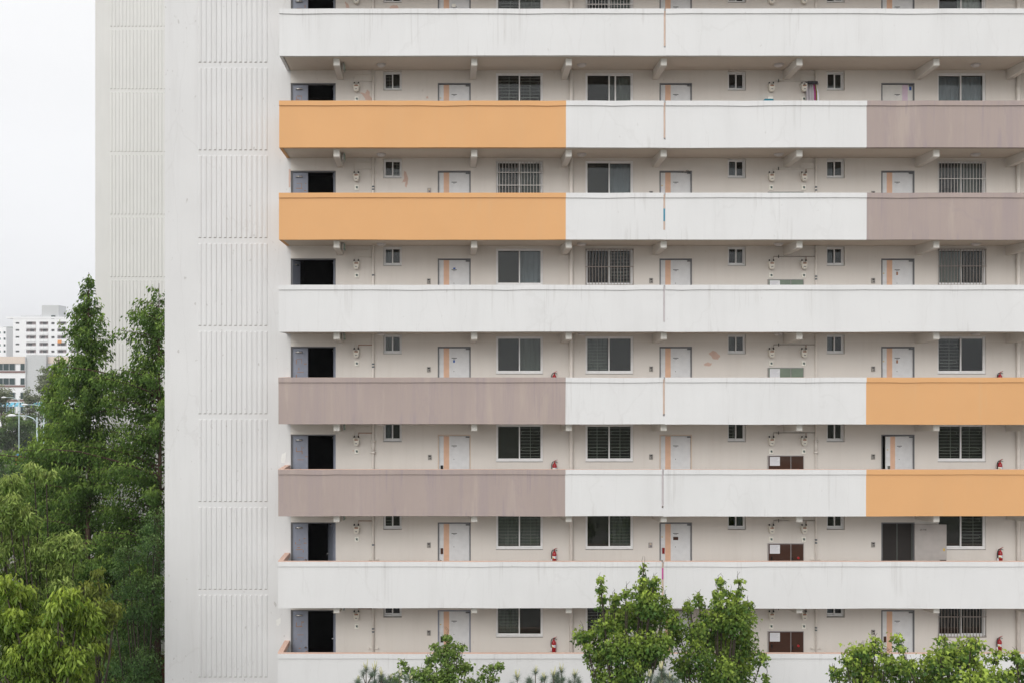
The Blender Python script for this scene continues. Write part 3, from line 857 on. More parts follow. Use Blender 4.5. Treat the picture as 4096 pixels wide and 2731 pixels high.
# thin gas piping
for r in range(8):
    m = MB(); y = WY - .025
    m.tube([(wx(1493), y, rz(327, r)), (wx(1434), y, rz(327, r)), (wx(1434), y, rz(342, r))], .011, 'meter_copper' if r in (4, 5, 6, 7) else 'pipe_paint', 6)
    m.tube([(wx(1418), y, rz(346, r)), (wx(1418), y, rz(300, r)), (wx(1476), y, rz(300, r))], .007, 'pipe_paint', 5)
    part(m, 'gas_pipe')
    m = MB()
    m.tube([(wx(3262), y, rz(326, r)), (wx(3093), y, rz(326, r)), (wx(3093), y, rz(342, r))], .012, 'pipe_paint' if r < 3 else 'bar_brown', 6)
    m.tube([(wx(3223), y, rz(327, r)), (wx(3223), y, rz(342, r))], .011, 'meter_copper', 6)
    m.tube([(wx(3112), y - .03, rz(320, r)), (wx(3112), y - .03, rz(332, r))], .014, 'dark_plate', 6)
    m.tube([(wx(3201), y, rz(326, r)), (wx(3201), y, rz(300, r)), (wx(3262), y, rz(300, r))], .007, 'pipe_paint', 5)
    part(m, 'gas_pipe')

# paint scars on the walls (flaked areas showing primer)
def scar(pts, mt, r=None):
    rn = random.Random(len(pts) + int(pts[0][0])); m = MB(); poly = []
    P = [(wx(a), wz(b)) for a, b in pts]; n = len(P)
    for i in range(n):
        a, b = P[i], P[(i + 1) % n]
        for k in range(4):
            u = k / 4; poly.append((a[0] + (b[0] - a[0]) * u + rn.uniform(-.012, .012), a[1] + (b[1] - a[1]) * u + rn.uniform(-.012, .012)))
    m.prism(poly, WY - .0022, WY - .0004, mt); part(m, 'paint_scar')
scar([(1440, 372), (1462, 374), (1468, 360), (1478, 368), (1480, 385), (1494, 403), (1462, 402), (1455, 388)], 'primer_patch')
scar([(1617, 684), (1626, 690), (1632, 718), (1627, 752), (1619, 745), (1622, 728), (1606, 732), (1615, 718)], 'primer_patch')
scar([(1381, 7), (1390, 14), (1398, 30), (1384, 34)], 'primer_patch')
scar([(1558, 30), (1572, 21), (1590, 24), (1596, 36), (1560, 36)], 'primer_patch')
scar([(2836, 1412), (2852, 1400), (2866, 1408), (2880, 1424), (2872, 1437), (2852, 1436)], 'primer_patch')
scar([(2814, 1455), (2830, 1448), (2848, 1452), (2842, 1462), (2820, 1462)], 'primer_patch')
scar([(1154, 676), (1162, 680), (1163, 748), (1156, 752)], 'primer_patch')
scar([(1126, 1815), (1146, 1806), (1142, 1830), (1140, 1850), (1124, 1848)], 'filler_patch')
scar([(1104, 2478), (1122, 2470), (1122, 2490), (1114, 2502), (1106, 2498)], 'filler_patch')
scar([(1704, 388), (1712, 386), (1714, 395), (1706, 396)], 'primer_patch')
scar([(1408, 1800), (1415, 1796), (1416, 1806)], 'primer_patch')

# ------------------------------------------------------------------ equipment: things of their own
ORD = ['topmost', 'second', 'third', 'fourth', 'fifth', 'sixth', 'seventh', 'eighth']
def walk(r): return '%s walkway from the top' % ORD[r] if r else 'topmost walkway'

def gas_meter():
    o = empty('gas_meter')
    m = MB(); P = []
    m.prism([(-.08, .0), (-.082, -.10), (-.07, -.155), (-.035, -.19), (.035, -.19), (.07, -.155), (.082, -.10), (.08, .0)], -.13, -.03, 'meter_cream')
    m.box(-.08, -.045, -.12, -.04, .0, .05, 'meter_cream'); m.box(.045, .08, -.12, -.04, .0, .05, 'meter_cream')
    m.box(-.12, .12, -.03, -.001, -.02, .02, 'meter_cream')
    m.build('meter_body', o)
    m = MB(); m.box(-.055, .055, -.135, -.131, -.03, .005, 'meter_copper'); m.build('meter_plate', o)
    m = MB(); m.disc(0, -.112, .062, -.142, -.131, 'meter_cream', 18); m.box(-.032, .032, -.146, -.1425, -.135, -.105, 'meter_dial'); m.build('dial', o)
    for s in (-1, 1):
        m = MB(); m.tube([(s * .066, -.08, .05), (s * .062, -.06, .10)], .022, 'black_plastic', 8); m.build('connector', o)
    return o
gm = gas_meter()
def display():
    m = MB(); m.box(-.062, .062, -.03, -.001, -.075, .075, 'display_white', .006)
    m.prism([(-.028, .038), (.034, .038), (.034, -.034), (-.02, -.02)], -.036, -.031, 'display_glass')
    o = m.build('meter_display'); return o
gd = display()
spots = [(1426, 'beside the stairwell', 346), (3083, 'left of the pair at right', 346), (3213, 'right of the pair at right', 346)]
first = True; first2 = True
mcol = {}
for r in range(8):
    for px, ph, py in spots:
        lab = 'cream gas meter %s, %s' % (ph, walk(r)); dy = {1: -4, 0: -4, 7: -4}.get(r, 2)
        loc = (wx(px), WY, rz(py + dy + 4, r))
        if first: gm.location = loc; tag(gm, lab, 'gas meter', 'gas meters on the walkway walls'); first = False
        else: copy_tree(gm, loc, lab)
        if (r, px) == (1, 3213): pass
        lab = 'white readout box under gas meter %s, %s' % (ph.replace('the pair at right', 'pair').replace('beside the', 'by the'), walk(r))
        loc = (wx(px + 1), WY, rz(400 + dy * .5, r))
        if r == 0: continue
        if first2: gd.location = loc; tag(gd, lab, 'meter display', 'readout boxes under the gas meters'); first2 = False
        else: copy_tree(gd, loc, lab)

def intercom(cream=False):
    m = MB(); m.box(-.056, .056, -.03, -.001, -.078, .078, 'sill_grey' if not cream else 'cabinet_trim', .006)
    m.box(-.03, .03, -.036, -.031, .02, .055, 'black_plastic' if not cream else 'intercom_cream')
    m.box(.0, .03, -.036, -.031, -.04, -.015, 'black_plastic')
    m.box(-.035, .035, -.035, -.031, .058, .068, 'cabinet_trim')
    return m.build('doorbell')
ic = intercom(); first = True
for r in range(2, 8):
    for i, px in enumerate((1715, 2604, 3492)):
        if (r, i) == (6, 1) or (r, i) == (2, 0): continue
        ph = ('left', 'middle', 'right')[i]
        lab = 'dark grey doorbell beside the %s flat door, %s' % (ph, walk(r)); loc = (wx(px + (4 if r in (2, 5) and i == 0 else 0)), WY, rz(424 - (2 if i else 0) + (3 if r == 2 else 0), r))
        if first: ic.location = loc; tag(ic, lab, 'doorbell', 'doorbells beside the flat doors'); first = False
        else: copy_tree(ic, loc, lab)
ic2 = intercom(True); ic2.location = (wx(2601), WY, rz(424, 6)); tag(ic2, 'doorbell with cream screen beside the middle flat door, ' + walk(6), 'doorbell', 'doorbells beside the flat doors')
ic3 = intercom(True); ic3.location = (wx(1717), WY, rz(413, 2)); tag(ic3, 'pale doorbell beside the left flat door, ' + walk(2), 'doorbell', 'doorbells beside the flat doors')

def cabinet(mt, r):
    x0, x1 = wx(3070), wx(3213); zt = rz(416.5 if r != 2 else 418, r); z0 = floorz(r) + .15
    o = empty('hydrant_cabinet', ((x0 + x1) / 2, WY, z0)); X = (x1 - x0) / 2; H = zt - z0
    m = MB(); m.box(-X, X, -.05, -.001, 0, H, 'cabinet_trim', .006); m.build('cabinet_frame', o)
    sp = X - .40
    m = MB(); m.box(-X + .02, sp - .012, -.062, -.051, .02, H - .02, mt, .004); m.build('hose_door', o)
    m = MB(); m.box(sp + .012, X - .02, -.062, -.051, .02, H - .02, mt, .004); m.build('alarm_door', o)
    m = MB(); m.box(-X + .05, -X + .36, -.066, -.063, H - .31, H - .04, 'paper')
    for i in range(7): m.box(-X + .08, -X + .33 - (i % 3) * .04, -.0675, -.0662, H - .085 - i * .03, H - .080 - i * .03, 'paper_lines')
    m.build('notice', o)
    m = MB(); m.box(-X + .09, -X + .13, -.08, -.063, H - .52, H - .40, 'black_plastic', .004); m.build('handle', o)
    m = MB(); m.box(sp + .03, sp + .065, -.08, -.063, H - .55, H - .42, 'black_plastic', .004); m.build('handle', o)
    m = MB(); m.disc(sp + .22, H - .44, .035, -.10, -.063, 'alarm_red', 16); m.build('alarm_lamp', o)
    m = MB(); m.disc(sp + .20, H - .74, .09, -.085, -.063, 'alarm_red', 18); m.build('alarm_bell', o)
    c = {'cabinet_brown': 'brown', 'cabinet_green': 'green'}[mt]
    tag(o, '%s fire hose cabinet with white notice, %s' % (c, walk(r)), 'hydrant cabinet', 'fire hose cabinets along the walkways')
for r in range(2, 8): cabinet('cabinet_green' if r in (2, 3, 4) else 'cabinet_brown', r)

def extinguisher():
    o = empty('fire_extinguisher'); m = MB()
    prof = [(0, .058), (.01, .066), (.27, .068), (.32, .060), (.355, .036), (.37, .022), (.40, .020)]
    m.tube([(0, -.085, z) for z, _ in prof], [r_ for _, r_ in prof], 'red_metal', 18); m.build('cylinder', o)
    m = MB(); n = 14      # wrap-around label
    for i in range(n):
        a, b = [math.pi * (1.05 + 0.9 * k / n) for k in (i, i + 1)]
        P = lambda t, z: (.0695 * math.cos(t), -.085 + .0695 * math.sin(t), z)
        m.face([P(a, .16), P(b, .16), P(b, .235), P(a, .235)], 'paper' if i > 4 else 'display_white')
        if 1 < i < 6: 
            P2 = lambda t, z: (.0703 * math.cos(t), -.085 + .0703 * math.sin(t), z)
            m.face([P2(a, .162), P2(b, .162), P2(b, .192), P2(a, .192)], 'yellow_sticker')
        if 8 < i < 10:
            P2 = lambda t, z: (.0703 * math.cos(t), -.085 + .0703 * math.sin(t), z)
            m.face([P2(a, .18), P2(b, .18), P2(b, .225), P2(a, .225)], 'blue_sticker')
    m.build('label', o)
    m = MB(); m.tube([(0, -.085, .40), (0, -.085, .43)], .016, 'steel', 8); m.build('valve', o)
    m = MB(); m.tube([(-.02, -.09, .425), (.03, -.10, .455), (.085, -.10, .475)], [.012, .011, .007], 'red_metal', 6)
    m.tube([(-.01, -.09, .415), (.04, -.10, .42), (.09, -.10, .395)], [.01, .01, .007], 'hose_black', 6); m.build('lever', o)
    m = MB(); m.tube([(-.01, -.085, .415), (-.055, -.095, .41), (-.085, -.10, .35), (-.09, -.10, .25), (-.082, -.10, .15)], .013, 'hose_black', 8); m.build('hose', o)
    m = MB(); m.tube([(-.082, -.10, .15), (-.08, -.10, .10), (-.074, -.10, .03)], [.014, .022, .024], 'paper', 8); m.build('nozzle', o)
    m = MB(); m.box(-.03, .03, -.02, -.001, .28, .36, 'steel'); m.build('wall_hook', o)
    return o
ex = extinguisher(); first = True
for r, px, py in ((3, 2216, 448), (4, 2216, 431.5), (5, 2217, 433), (6, 2216, 434), (7, 2214, 437), (3, 3995, 448), (4, 3994, 431), (5, 3994, 430), (6, 3995, 431), (7, 3992, 434)):
    ph = 'between the two large windows' if px < 3000 else 'right of the rightmost window'
    lab = 'red fire extinguisher hung %s, %s' % (ph, walk(r)); loc = (wx(px), WY, rz(py, r) - .475)
    if first: ex.location = loc; tag(ex, lab, 'fire extinguisher', 'fire extinguishers along the walkways'); first = False
    else: copy_tree(ex, loc, lab)

def ceiling_lamp():
    o = empty('ceiling_light'); m = MB()
    m.tube([(0, 0, 0), (0, 0, -.025)], .145, 'lamp_dome', 24); m.build('base', o)
    m = MB(); m.tube([(0, 0, -.025), (0, 0, -.05), (0, 0, -.075), (0, 0, -.085)], [.13, .12, .08, .01], 'lamp_dome', 24); m.build('diffuser', o)
    return o
cl = ceiling_lamp(); first = True
for r in range(1, 6):
    for px, ph in ((1525, 'near the stairwell end'), (2327, 'right of the orange corner beams'), (3115, 'over the paired gas meters'), (3903, 'over the rightmost large window')):
        ph = ph.replace('right of the orange corner beams', 'over the second large window')
        lab = 'round white ceiling light %s, %s' % (ph, walk(r)); loc = ((px - 1760) * 30.84 / F, .84, soffit(r) - .0005)
        if first: cl.location = loc; tag(cl, lab, 'ceiling light', 'round lights under the walkway slabs'); first = False
        else: copy_tree(cl, loc, lab)

def exit_sign():
    o = empty('exit_sign'); m = MB(); m.box(-.025, .022, -.17, .17, -.21, -.02, 'exit_case'); m.box(-.012, .012, -.1, .1, -.02, 0, 'exit_case'); m.build('housing', o)
    m = MB(); m.box(.0222, .026, -.155, .155, -.195, -.035, 'exit_green'); m.box(.0262, .0275, -.06, .05, -.16, -.07, 'display_white'); m.build('sign_face', o)
    return o
es = exit_sign(); first = True
for r in range(1, 8):
    lab = 'small green exit sign hung beside the stairwell doorway, ' + walk(r); loc = ((1377 - 1760) * 30.85 / F, .80, soffit(r) - .0005)
    if first: es.location = loc; tag(es, lab, 'exit sign', 'exit signs at the stairwell doorways'); first = False
    else: copy_tree(es, loc, lab)

# bits and pieces on the second walkway
def umbrellas():
    x0 = wx(3216); f2 = floorz(1)
    o = empty('laundry_rail', (wx(3243), WY, f2))
    m = MB(); m.tube([(-.20, -.10, 2.12), (.2, -.10, 2.12)], .012, 'steel', 6); m.box(-.21, -.19, -.11, -.001, 2.10, 2.14, 'steel'); m.box(.19, .21, -.11, -.001, 2.10, 2.14, 'steel'); m.build('rail', o)
    specs = [(-.15, .045, 'grey_cloth', 2.10, .75), (-.06, .05, 'grey_cloth', 2.10, .7), (.015, .045, 'grey_cloth', 2.10, .8), (.075, .035, 'magenta_cloth', 2.10, .75), (.125, .03, 'olive_cloth', 2.10, .75), (.175, .04, 'white_cloth', 2.0, .8)]
    for i, (x, wd, mt, zt, zb3) in enumerate(specs):
        m = MB(); m.tube([(x * .8, -.10, zt), (x, -.12, zt - .25), (x + .01, -.12, (zt + zb3) / 2), (x, -.12, zb3)], [.015, wd, wd * .9, wd * .7], mt, 8); m.build('hanging_garment', o)
    m = MB(); m.tube([(-.14, -.13, 2.13), (.15, -.13, 2.13)], .05, 'dark_cloth', 8); m.build('folded_cloth', o)
    tag(o, 'clothes of grey, magenta and olive hung over a rail on the second walkway', 'laundry')
umbrellas()
o = empty('storage_basket', (wx(3066), WY - .14, floorz(1)))
m = MB(); m.box(-.14, .14, -.1, .1, 0, 1.46, 'grey_cloth'); m.build('stand', o)
m = MB()
m.prism([(-.19, 1.46), (-.13, 1.60), (.13, 1.60), (.14, 1.46)], -.12, .12, 'teal_cloth'); m.build('cover', o)
m = MB(); m.box(-.03, .13, -.1, .08, 1.602, 1.66, 'display_white', .01); m.build('tray', o)
tag(o, 'teal covered stand against the wall under the left paired gas meter, second walkway', 'stand')

# ------------------------------------------------------------------ leaves
TPL = {
 'long': ([(0, 0, 0), (.30, .5, .04), (.68, .40, -.03), (1, 0, -.22), (.68, -.40, -.03), (.30, -.5, .04)], [(0, 1, 2, 3), (0, 3, 4, 5)]),
 'maple': ([(0, 0, 0), (.30, .58, .06), (.52, .26, .0), (1, 0, -.16), (.52, -.26, .0), (.30, -.58, .06)], [(0, 1, 2, 3), (0, 3, 4, 5)]),
 'fan': ([(0, 0, 0), (.72, .62, .10), (.98, .22, .0), (.86, 0, -.05), (.98, -.22, .0), (.72, -.62, .10)], [(0, 1, 2, 3), (0, 3, 4, 5)]),
 'kite': ([(0, 0, 0), (.45, .5, .08), (1, 0, -.1), (.45, -.5, .08)], [(0, 1, 2), (0, 2, 3)]),
 'needle': ([(0, .5, 0), (1, 0, 0), (0, -.5, 0)], [(0, 1, 2)]),
}
def leaf_mesh(name, P, D, L, W, age, shape, mt, parent, rs, flat=0.5):
    """P base points, D directions, L lengths, W widths, age 0..1"""
    n = len(P); tv, tf = TPL[shape]
    D = D / (np.linalg.norm(D, axis=1, keepdims=True) + 1e-9)
    N = rs.normal(size=(n, 3)); N[:, 2] += flat * 3
    S = np.cross(D, N); S /= (np.linalg.norm(S, axis=1, keepdims=True) + 1e-9)
    Q = np.cross(S, D)
    tv = np.array(tv)
    V = (P[:, None, :] + D[:, None, :] * (tv[None, :, 0:1] * L[:, None, None]) + S[:, None, :] * (tv[None, :, 1:2] * W[:, None, None])
         + Q[:, None, :] * (tv[None, :, 2:3] * L[:, None, None]))
    k = len(tv); V = V.reshape(-1, 3)
    me = bpy.data.meshes.new(name); fl = len(tf[0]); nf = len(tf)
    idx = (np.arange(n)[:, None, None] * k + np.array(tf)[None]).reshape(-1)
    me.vertices.add(len(V)); me.vertices.foreach_set('co', V.astype(np.float32).ravel())
    me.loops.add(len(idx)); me.loops.foreach_set('vertex_index', idx.astype(np.int32))
    me.polygons.add(n * nf); me.polygons.foreach_set('loop_start', (np.arange(n * nf) * fl).astype(np.int32))
    at = me.attributes.new('age', 'FLOAT', 'POINT'); at.data.foreach_set('value', np.repeat(np.clip(age, 0, 1), k).astype(np.float32))
    me.materials.append(MATS[mt]); me.update(calc_edges=True); me.validate()
    o = bpy.data.objects.new(name, me); COL.objects.link(o)
    if parent: o.parent = parent
    return o

def world_lobes(Y, lobes, kk=1.0):
    s = F / (30 + Y)
    k = lambda l: (0.8 if l[2] < 24 else 1.05) * kk
    kz = lambda l: 1.08 * kk
    return [((l[0] - 1760) / s, (1480 - l[1]) / s, l[2] * k(l) / s, (l[3] * kz(l) / s if len(l) > 3 else l[2] / s)) for l in lobes]

def lobed_tree(name, label, cat, Y, lobes, leaf, shape, mt, seed, bark='bark', density=60, per=11, spread=0.13, droop=0.8, depth=1.0, trunk_x=None, group=None,
               base_r=0.13, wmul=0.8, age_top=0.6, thin=1.0, limb_from=None, flat=0.5, twigr=0.006, kk=1.0):
    """broadleaf tree: limbs run from the trunk to every bough, twigs spread in it, leaves hang in clumps on the twigs"""
    rs = np.random.RandomState(seed); L = world_lobes(Y, lobes, kk)
    xs = [l[0] for l in L]; zmin = min(l[1] - l[3] for l in L); zmax = max(l[1] + l[3] for l in L)
    tx = trunk_x if trunk_x is not None else float(np.mean(xs))
    root = empty(name, (tx, Y, GZ)); tag(root, label, cat, group)
    w = MB(); O = Vector((tx, Y, GZ))
    fork = limb_from if limb_from is not None else zmin - 0.8
    fork = max(fork, GZ + 2.0)
    top = max(L, key=lambda l: l[1] + l[3])
    pts = [Vector((tx, Y, GZ)), Vector((tx + .08, Y, GZ + (fork - GZ) * .5)), Vector((tx, Y, fork))]
    w.tube([p - O for p in pts], [base_r, base_r * .85, base_r * .7], bark, 9)
    P = []; D = []; A = []
    for (lx, lz, rx, rzz) in L:
        ly = Y + float(rs.uniform(-1, 1)) * depth * min(1.0, 0.35 + rx)
        c = Vector((lx, ly, lz)); ry = max(rx, 0.25 * depth)
        st = Vector((tx + (lx - tx) * .25, Y + (ly - Y) * .3, fork + max(0, (lz - fork)) * float(rs.uniform(.05, .35))))
        mid = st.lerp(c, .55) + Vector((0, 0, -0.12 * (c - st).length * (1 if lz > fork else 0)))
        w.tube([Vector((tx, Y, fork - .05)) - O, st - O, mid - O, c - O, c + Vector((0, 0, rzz * .7)) - O], [base_r * .32, base_r * .22, base_r * .14, base_r * .07 + .003, .003], bark, 5)
        if rx < 1 and shape in ('maple', 'fan'):
            for q in range(2):
                a = Vector((lx + rs.uniform(-.6, .6) * rx, ly, lz + rzz * .3)); hh = rzz * rs.uniform(.9, 1.5) + .05
                w.tube([a - O, a + Vector((rs.uniform(-.04, .04), 0, hh * .6)) - O, a + Vector((rs.uniform(-.08, .08), 0, hh)) - O], [.006, .005, .003], bark, 3, False)
        vol = rx * rzz * ry; nt_ = max(5, int(density * (rx * rzz + rx * ry) * 2.6 * thin))
        for k in range(nt_):
            d = rs.normal(size=3); d /= np.linalg.norm(d); rad = rs.uniform(.35, 1.0) ** .6
            e = np.array([lx + d[0] * rx * rad, ly + d[1] * ry * rad, lz + d[2] * rzz * rad])
            if k % 2 == 0:
                a = Vector((lx, ly, lz - rzz * .3)); ev = Vector(e)
                w.tube([a - O, a.lerp(ev, .6) + Vector((0, 0, -.03)) - O, ev - O], [twigr * 1.3, twigr, twigr * .5], bark, 3, False)
            m_ = max(3, int(per * 1.7 * rs.uniform(.6, 1.3)))
            off = rs.normal(size=(m_, 3)) * spread * float(np.clip(rx / .22, .45, 1)) * np.array([.8, .8, .6])
            pp = e + off; P.append(pp)
            out = np.stack([rs.normal(size=m_) * .7 + d[0] * .5, rs.normal(size=m_) * .7 + d[1] * .5, -np.ones(m_) * droop + rs.normal(size=m_) * .45], 1)
            D.append(out)
            hgt = (pp[:, 2] - lz) / (rzz + 1e-6)
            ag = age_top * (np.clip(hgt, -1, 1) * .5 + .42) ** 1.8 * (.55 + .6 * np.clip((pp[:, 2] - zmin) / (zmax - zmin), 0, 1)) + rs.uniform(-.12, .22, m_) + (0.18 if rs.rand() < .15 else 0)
            A.append(ag)
    P = np.concatenate(P) - np.array([tx, Y, GZ]); D = np.concatenate(D); A = np.concatenate(A); n = len(P)
    w.build('trunk', root)
    ll = leaf * rs.uniform(.5, 1.3, n)
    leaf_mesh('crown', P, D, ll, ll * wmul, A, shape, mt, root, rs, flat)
    return root

def redwood(name, label, Y, px, apex_py, base_w, prof, seed, mt='leaf_redwood', dens=1.0, up=0.35, low_z=None, side=None, leaf=.135):
    """dawn redwood: straight leader, ascending limbs, hanging feathery sprays; prof(z from apex) -> limb length"""
    rs = np.random.RandomState(seed); s = F / (30 + Y); x = (px - 1760) / s; zt = (1480 - apex_py) / s
    root = empty(name, (x, Y, GZ)); tag(root, label, 'tree'); O = Vector((x, Y, GZ)); w = MB()
    H = zt - GZ
    w.tube([Vector((.12 * math.sin(i * .9) * (1 - i / 12), 0, H * i / 12)) for i in range(13)], [base_w * (1 - i / 12) ** .8 + .008 for i in range(13)], 'bark_red', 8)
    P = []; D = []; A = []
    z = .1; z_end = (zt - (low_z if low_z is not None else GZ + 1.5))
    while z < z_end:
        step = (.036 + .008 * z) / dens / (1 + .14 * min(z, 5))
        z += step * rs.uniform(.6, 1.4)
        Lm = prof(z) * rs.uniform(.6, 1.15) * (1 + .28 * math.sin(z * 2.3 + seed) * min(1, z))
        if rs.rand() < .12: Lm *= 1.25
        th = rs.uniform(0, 2 * math.pi)
        if side is not None and rs.rand() < .5: th = side + rs.normal() * .6
        b0 = np.array([0, 0, H - z]); dirh = np.array([math.cos(th), math.sin(th), 0])
        n = max(2, int(Lm / .13)); pl = []
        for i in range(n + 1):
            u = i / n
            pl.append(b0 + dirh * Lm * u + np.array([0, 0, Lm * up * (u - .45 * u * u)]) + rs.normal(size=3) * .015)
        if z > .6 and (rs.rand() < .8): w.tube([Vector(p) for p in pl[::max(1, n // 4)]] + [Vector(pl[-1])], [max(.003, (.006 + .011 * Lm)) * (1 - j / (len(pl[::max(1, n // 4)]) + 1)) for j in range(len(pl[::max(1, n // 4)]) + 1)], 'bark_red', 4, False)
        tone = rs.uniform(-.1, .25)
        for i in range(1, n + 1):
            u = i / n
            if u < .10 and z > 3: continue
            if rs.rand() < .22: continue
            m_ = int(rs.uniform(20, 34) * (1.1 - .35 * u) * min(1, .4 + z * .4)) ; sp = .06 + .12 * min(1, Lm) * (1 - .45 * u)
            off = rs.normal(size=(m_, 3)) * np.array([sp * .8, sp * .8, sp * .95]); off[:, 2] -= sp * .8
            P.append(pl[i] + off)
            sidev = np.array([-dirh[1], dirh[0], 0])
            dd = dirh[None] * rs.uniform(.0, .8, (m_, 1)) + sidev[None] * rs.normal(size=(m_, 1)) * .8 + np.array([0, 0, -1])[None] * rs.uniform(.3, 1.5, (m_, 1))
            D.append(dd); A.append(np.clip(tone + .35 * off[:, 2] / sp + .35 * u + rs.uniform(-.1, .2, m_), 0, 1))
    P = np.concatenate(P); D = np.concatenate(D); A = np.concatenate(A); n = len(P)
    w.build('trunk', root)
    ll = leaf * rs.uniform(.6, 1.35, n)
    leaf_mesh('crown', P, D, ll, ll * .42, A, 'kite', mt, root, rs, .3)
    print(name, n)
    return root

# trees in front of the building ---------------------------------------------------------
G1 = 'maples growing in front of the building'
lobed_tree('maple_tree', 'dense green maple with several tall shoots in front of the parapet joint', 'tree', -5.0,
  [(2394, 2328, 14, 28), (2403, 2375, 15, 30), (2407, 2420, 20, 30), (2458, 2396, 18, 24), (2462, 2430, 18, 26), (2496, 2366, 14, 28), (2500, 2415, 15, 26),
   (2577, 2285, 14, 34), (2580, 2340, 26, 26), (2605, 2308, 13, 14), (2560, 2370, 34, 34), (2610, 2360, 32, 36), (2587, 2395, 52, 46), (2659, 2392, 20, 26), (2655, 2432, 32, 30), (2681, 2470, 28, 26),
   (2498, 2495, 70, 52), (2586, 2478, 84, 62), (2433, 2500, 46, 44), (2334, 2530, 24, 26), (2330, 2560, 26, 26), (2350, 2590, 20, 24), (2392, 2572, 44, 42), (2470, 2570, 70, 56), (2560, 2575, 78, 60), (2625, 2555, 50, 52),
   (2385, 2640, 34, 36), (2400, 2700, 36, 40), (2440, 2650, 48, 48), (2515, 2665, 52, 56), (2600, 2650, 50, 40), (2430, 2720, 40, 36), (2520, 2730, 60, 40), (2480, 2830, 80, 60), (2580, 2810, 60, 60)],
  .092, 'maple', 'leaf_maple', 21, density=70, per=12, spread=.13, depth=.8, base_r=.12, group=G1, wmul=.78, age_top=.78, kk=.90)
lobed_tree('maple_tree', 'broad green maple with yellow green tips just right of the parapet joint', 'tree', -4.4,
  [(2946, 2330, 17, 28), (2950, 2365, 16, 18), (2897, 2335, 17, 16), (2893, 2366, 20, 18), (2862, 2375, 22, 24), (2858, 2410, 22, 26), (2926, 2378, 22, 20), (2922, 2410, 42, 32),
   (2796, 2394, 15, 18), (2808, 2425, 18, 20), (2820, 2455, 20, 22), (3001, 2422, 18, 18), (2990, 2448, 20, 18), (2754, 2415, 14, 16), (2758, 2455, 18, 26),
   (2856, 2475, 44, 42), (2924, 2470, 68, 50), (2994, 2495, 42, 36), (2719, 2512, 28, 26), (2766, 2515, 38, 42), (2870, 2545, 78, 54), (2985, 2545, 46, 48), (2705, 2560, 36, 40), (2773, 2580, 52, 48),
   (2920, 2610, 86, 56), (3010, 2625, 46, 46), (2722, 2635, 36, 38), (2850, 2660, 74, 56), (2960, 2690, 74, 56), (2760, 2700, 40, 44), (3040, 2638, 22, 26), (3049, 2700, 16, 26), (2850, 2760, 90, 60), (2960, 2790, 80, 60), (2740, 2790, 50, 50)],
  .092, 'maple', 'leaf_maple', 22, density=70, per=12, spread=.13, depth=.8, base_r=.13, group=G1, wmul=.78, age_top=.78, kk=.90)
lobed_tree('maple_tree', 'small bright green maple crown below the rightmost flat door at the photo bottom', 'tree', -8.0,
  [(3503, 2565, 9, 20), (3432, 2588, 16, 16), (3503, 2600, 28, 24), (3452, 2618, 30, 28), (3515, 2628, 26, 30), (3378, 2627, 12, 10), (3398, 2648, 14, 18), (3480, 2660, 56, 42), (3470, 2705, 74, 46), (3351, 2686, 11, 14), (3364, 2718, 18, 16),
   (3564, 2635, 9, 16), (3568, 2680, 12, 24), (3540, 2720, 36, 30), (3470, 2790, 90, 60), (3390, 2790, 40, 40)],
  .082, 'maple', 'leaf_maple', 23, density=95, per=10, spread=.17, kk=.88, depth=.7, base_r=.09, group=G1, wmul=.85, age_top=1.0)
lobed_tree('maple_tree', 'wide bright green maple crown under the rightmost window at the photo bottom', 'tree', -8.4,
  [(3611, 2566, 14, 12), (3614, 2598, 10, 12), (3602, 2630, 18, 18), (3615, 2665, 26, 24), (3615, 2705, 36, 34), (3665, 2672, 25, 22), (3770, 2556, 13, 16), (3774, 2594, 26, 20), (3855, 2576, 13, 11), (3902, 2566, 15, 12), (3924, 2577, 12, 12),
   (3905, 2602, 34, 20), (3821, 2602, 14, 10), (3738, 2632, 38, 28), (3806, 2650, 66, 36), (3876, 2640, 52, 34), (3928, 2640, 18, 30), (3736, 2688, 54, 40), (3822, 2700, 84, 46), (3905, 2695, 54, 46), (3987, 2608, 11, 9), (3997, 2650, 18, 14), (4006, 2682, 28, 22), (4012, 2720, 32, 26), (4061, 2704, 14, 12),
   (3700, 2760, 60, 50), (3820, 2790, 90, 60), (3950, 2790, 70, 50)],
  .082, 'maple', 'leaf_maple', 24, density=95, per=10, spread=.17, kk=.88, depth=.8, base_r=.11, group=G1, wmul=.85, age_top=1.0)
lobed_tree('maple_tree', 'maple branch tip entering at the bottom right corner of the photo', 'tree', -9.0,
  [(4080, 2618, 16, 11), (4062, 2630, 10, 8), (4088, 2642, 16, 12), (4110, 2650, 30, 26), (4150, 2700, 50, 46), (4170, 2780, 60, 60)],
  .082, 'maple', 'leaf_maple', 25, density=90, per=10, spread=.06, depth=.5, base_r=.08, group=G1, wmul=.85, age_top=1.0)
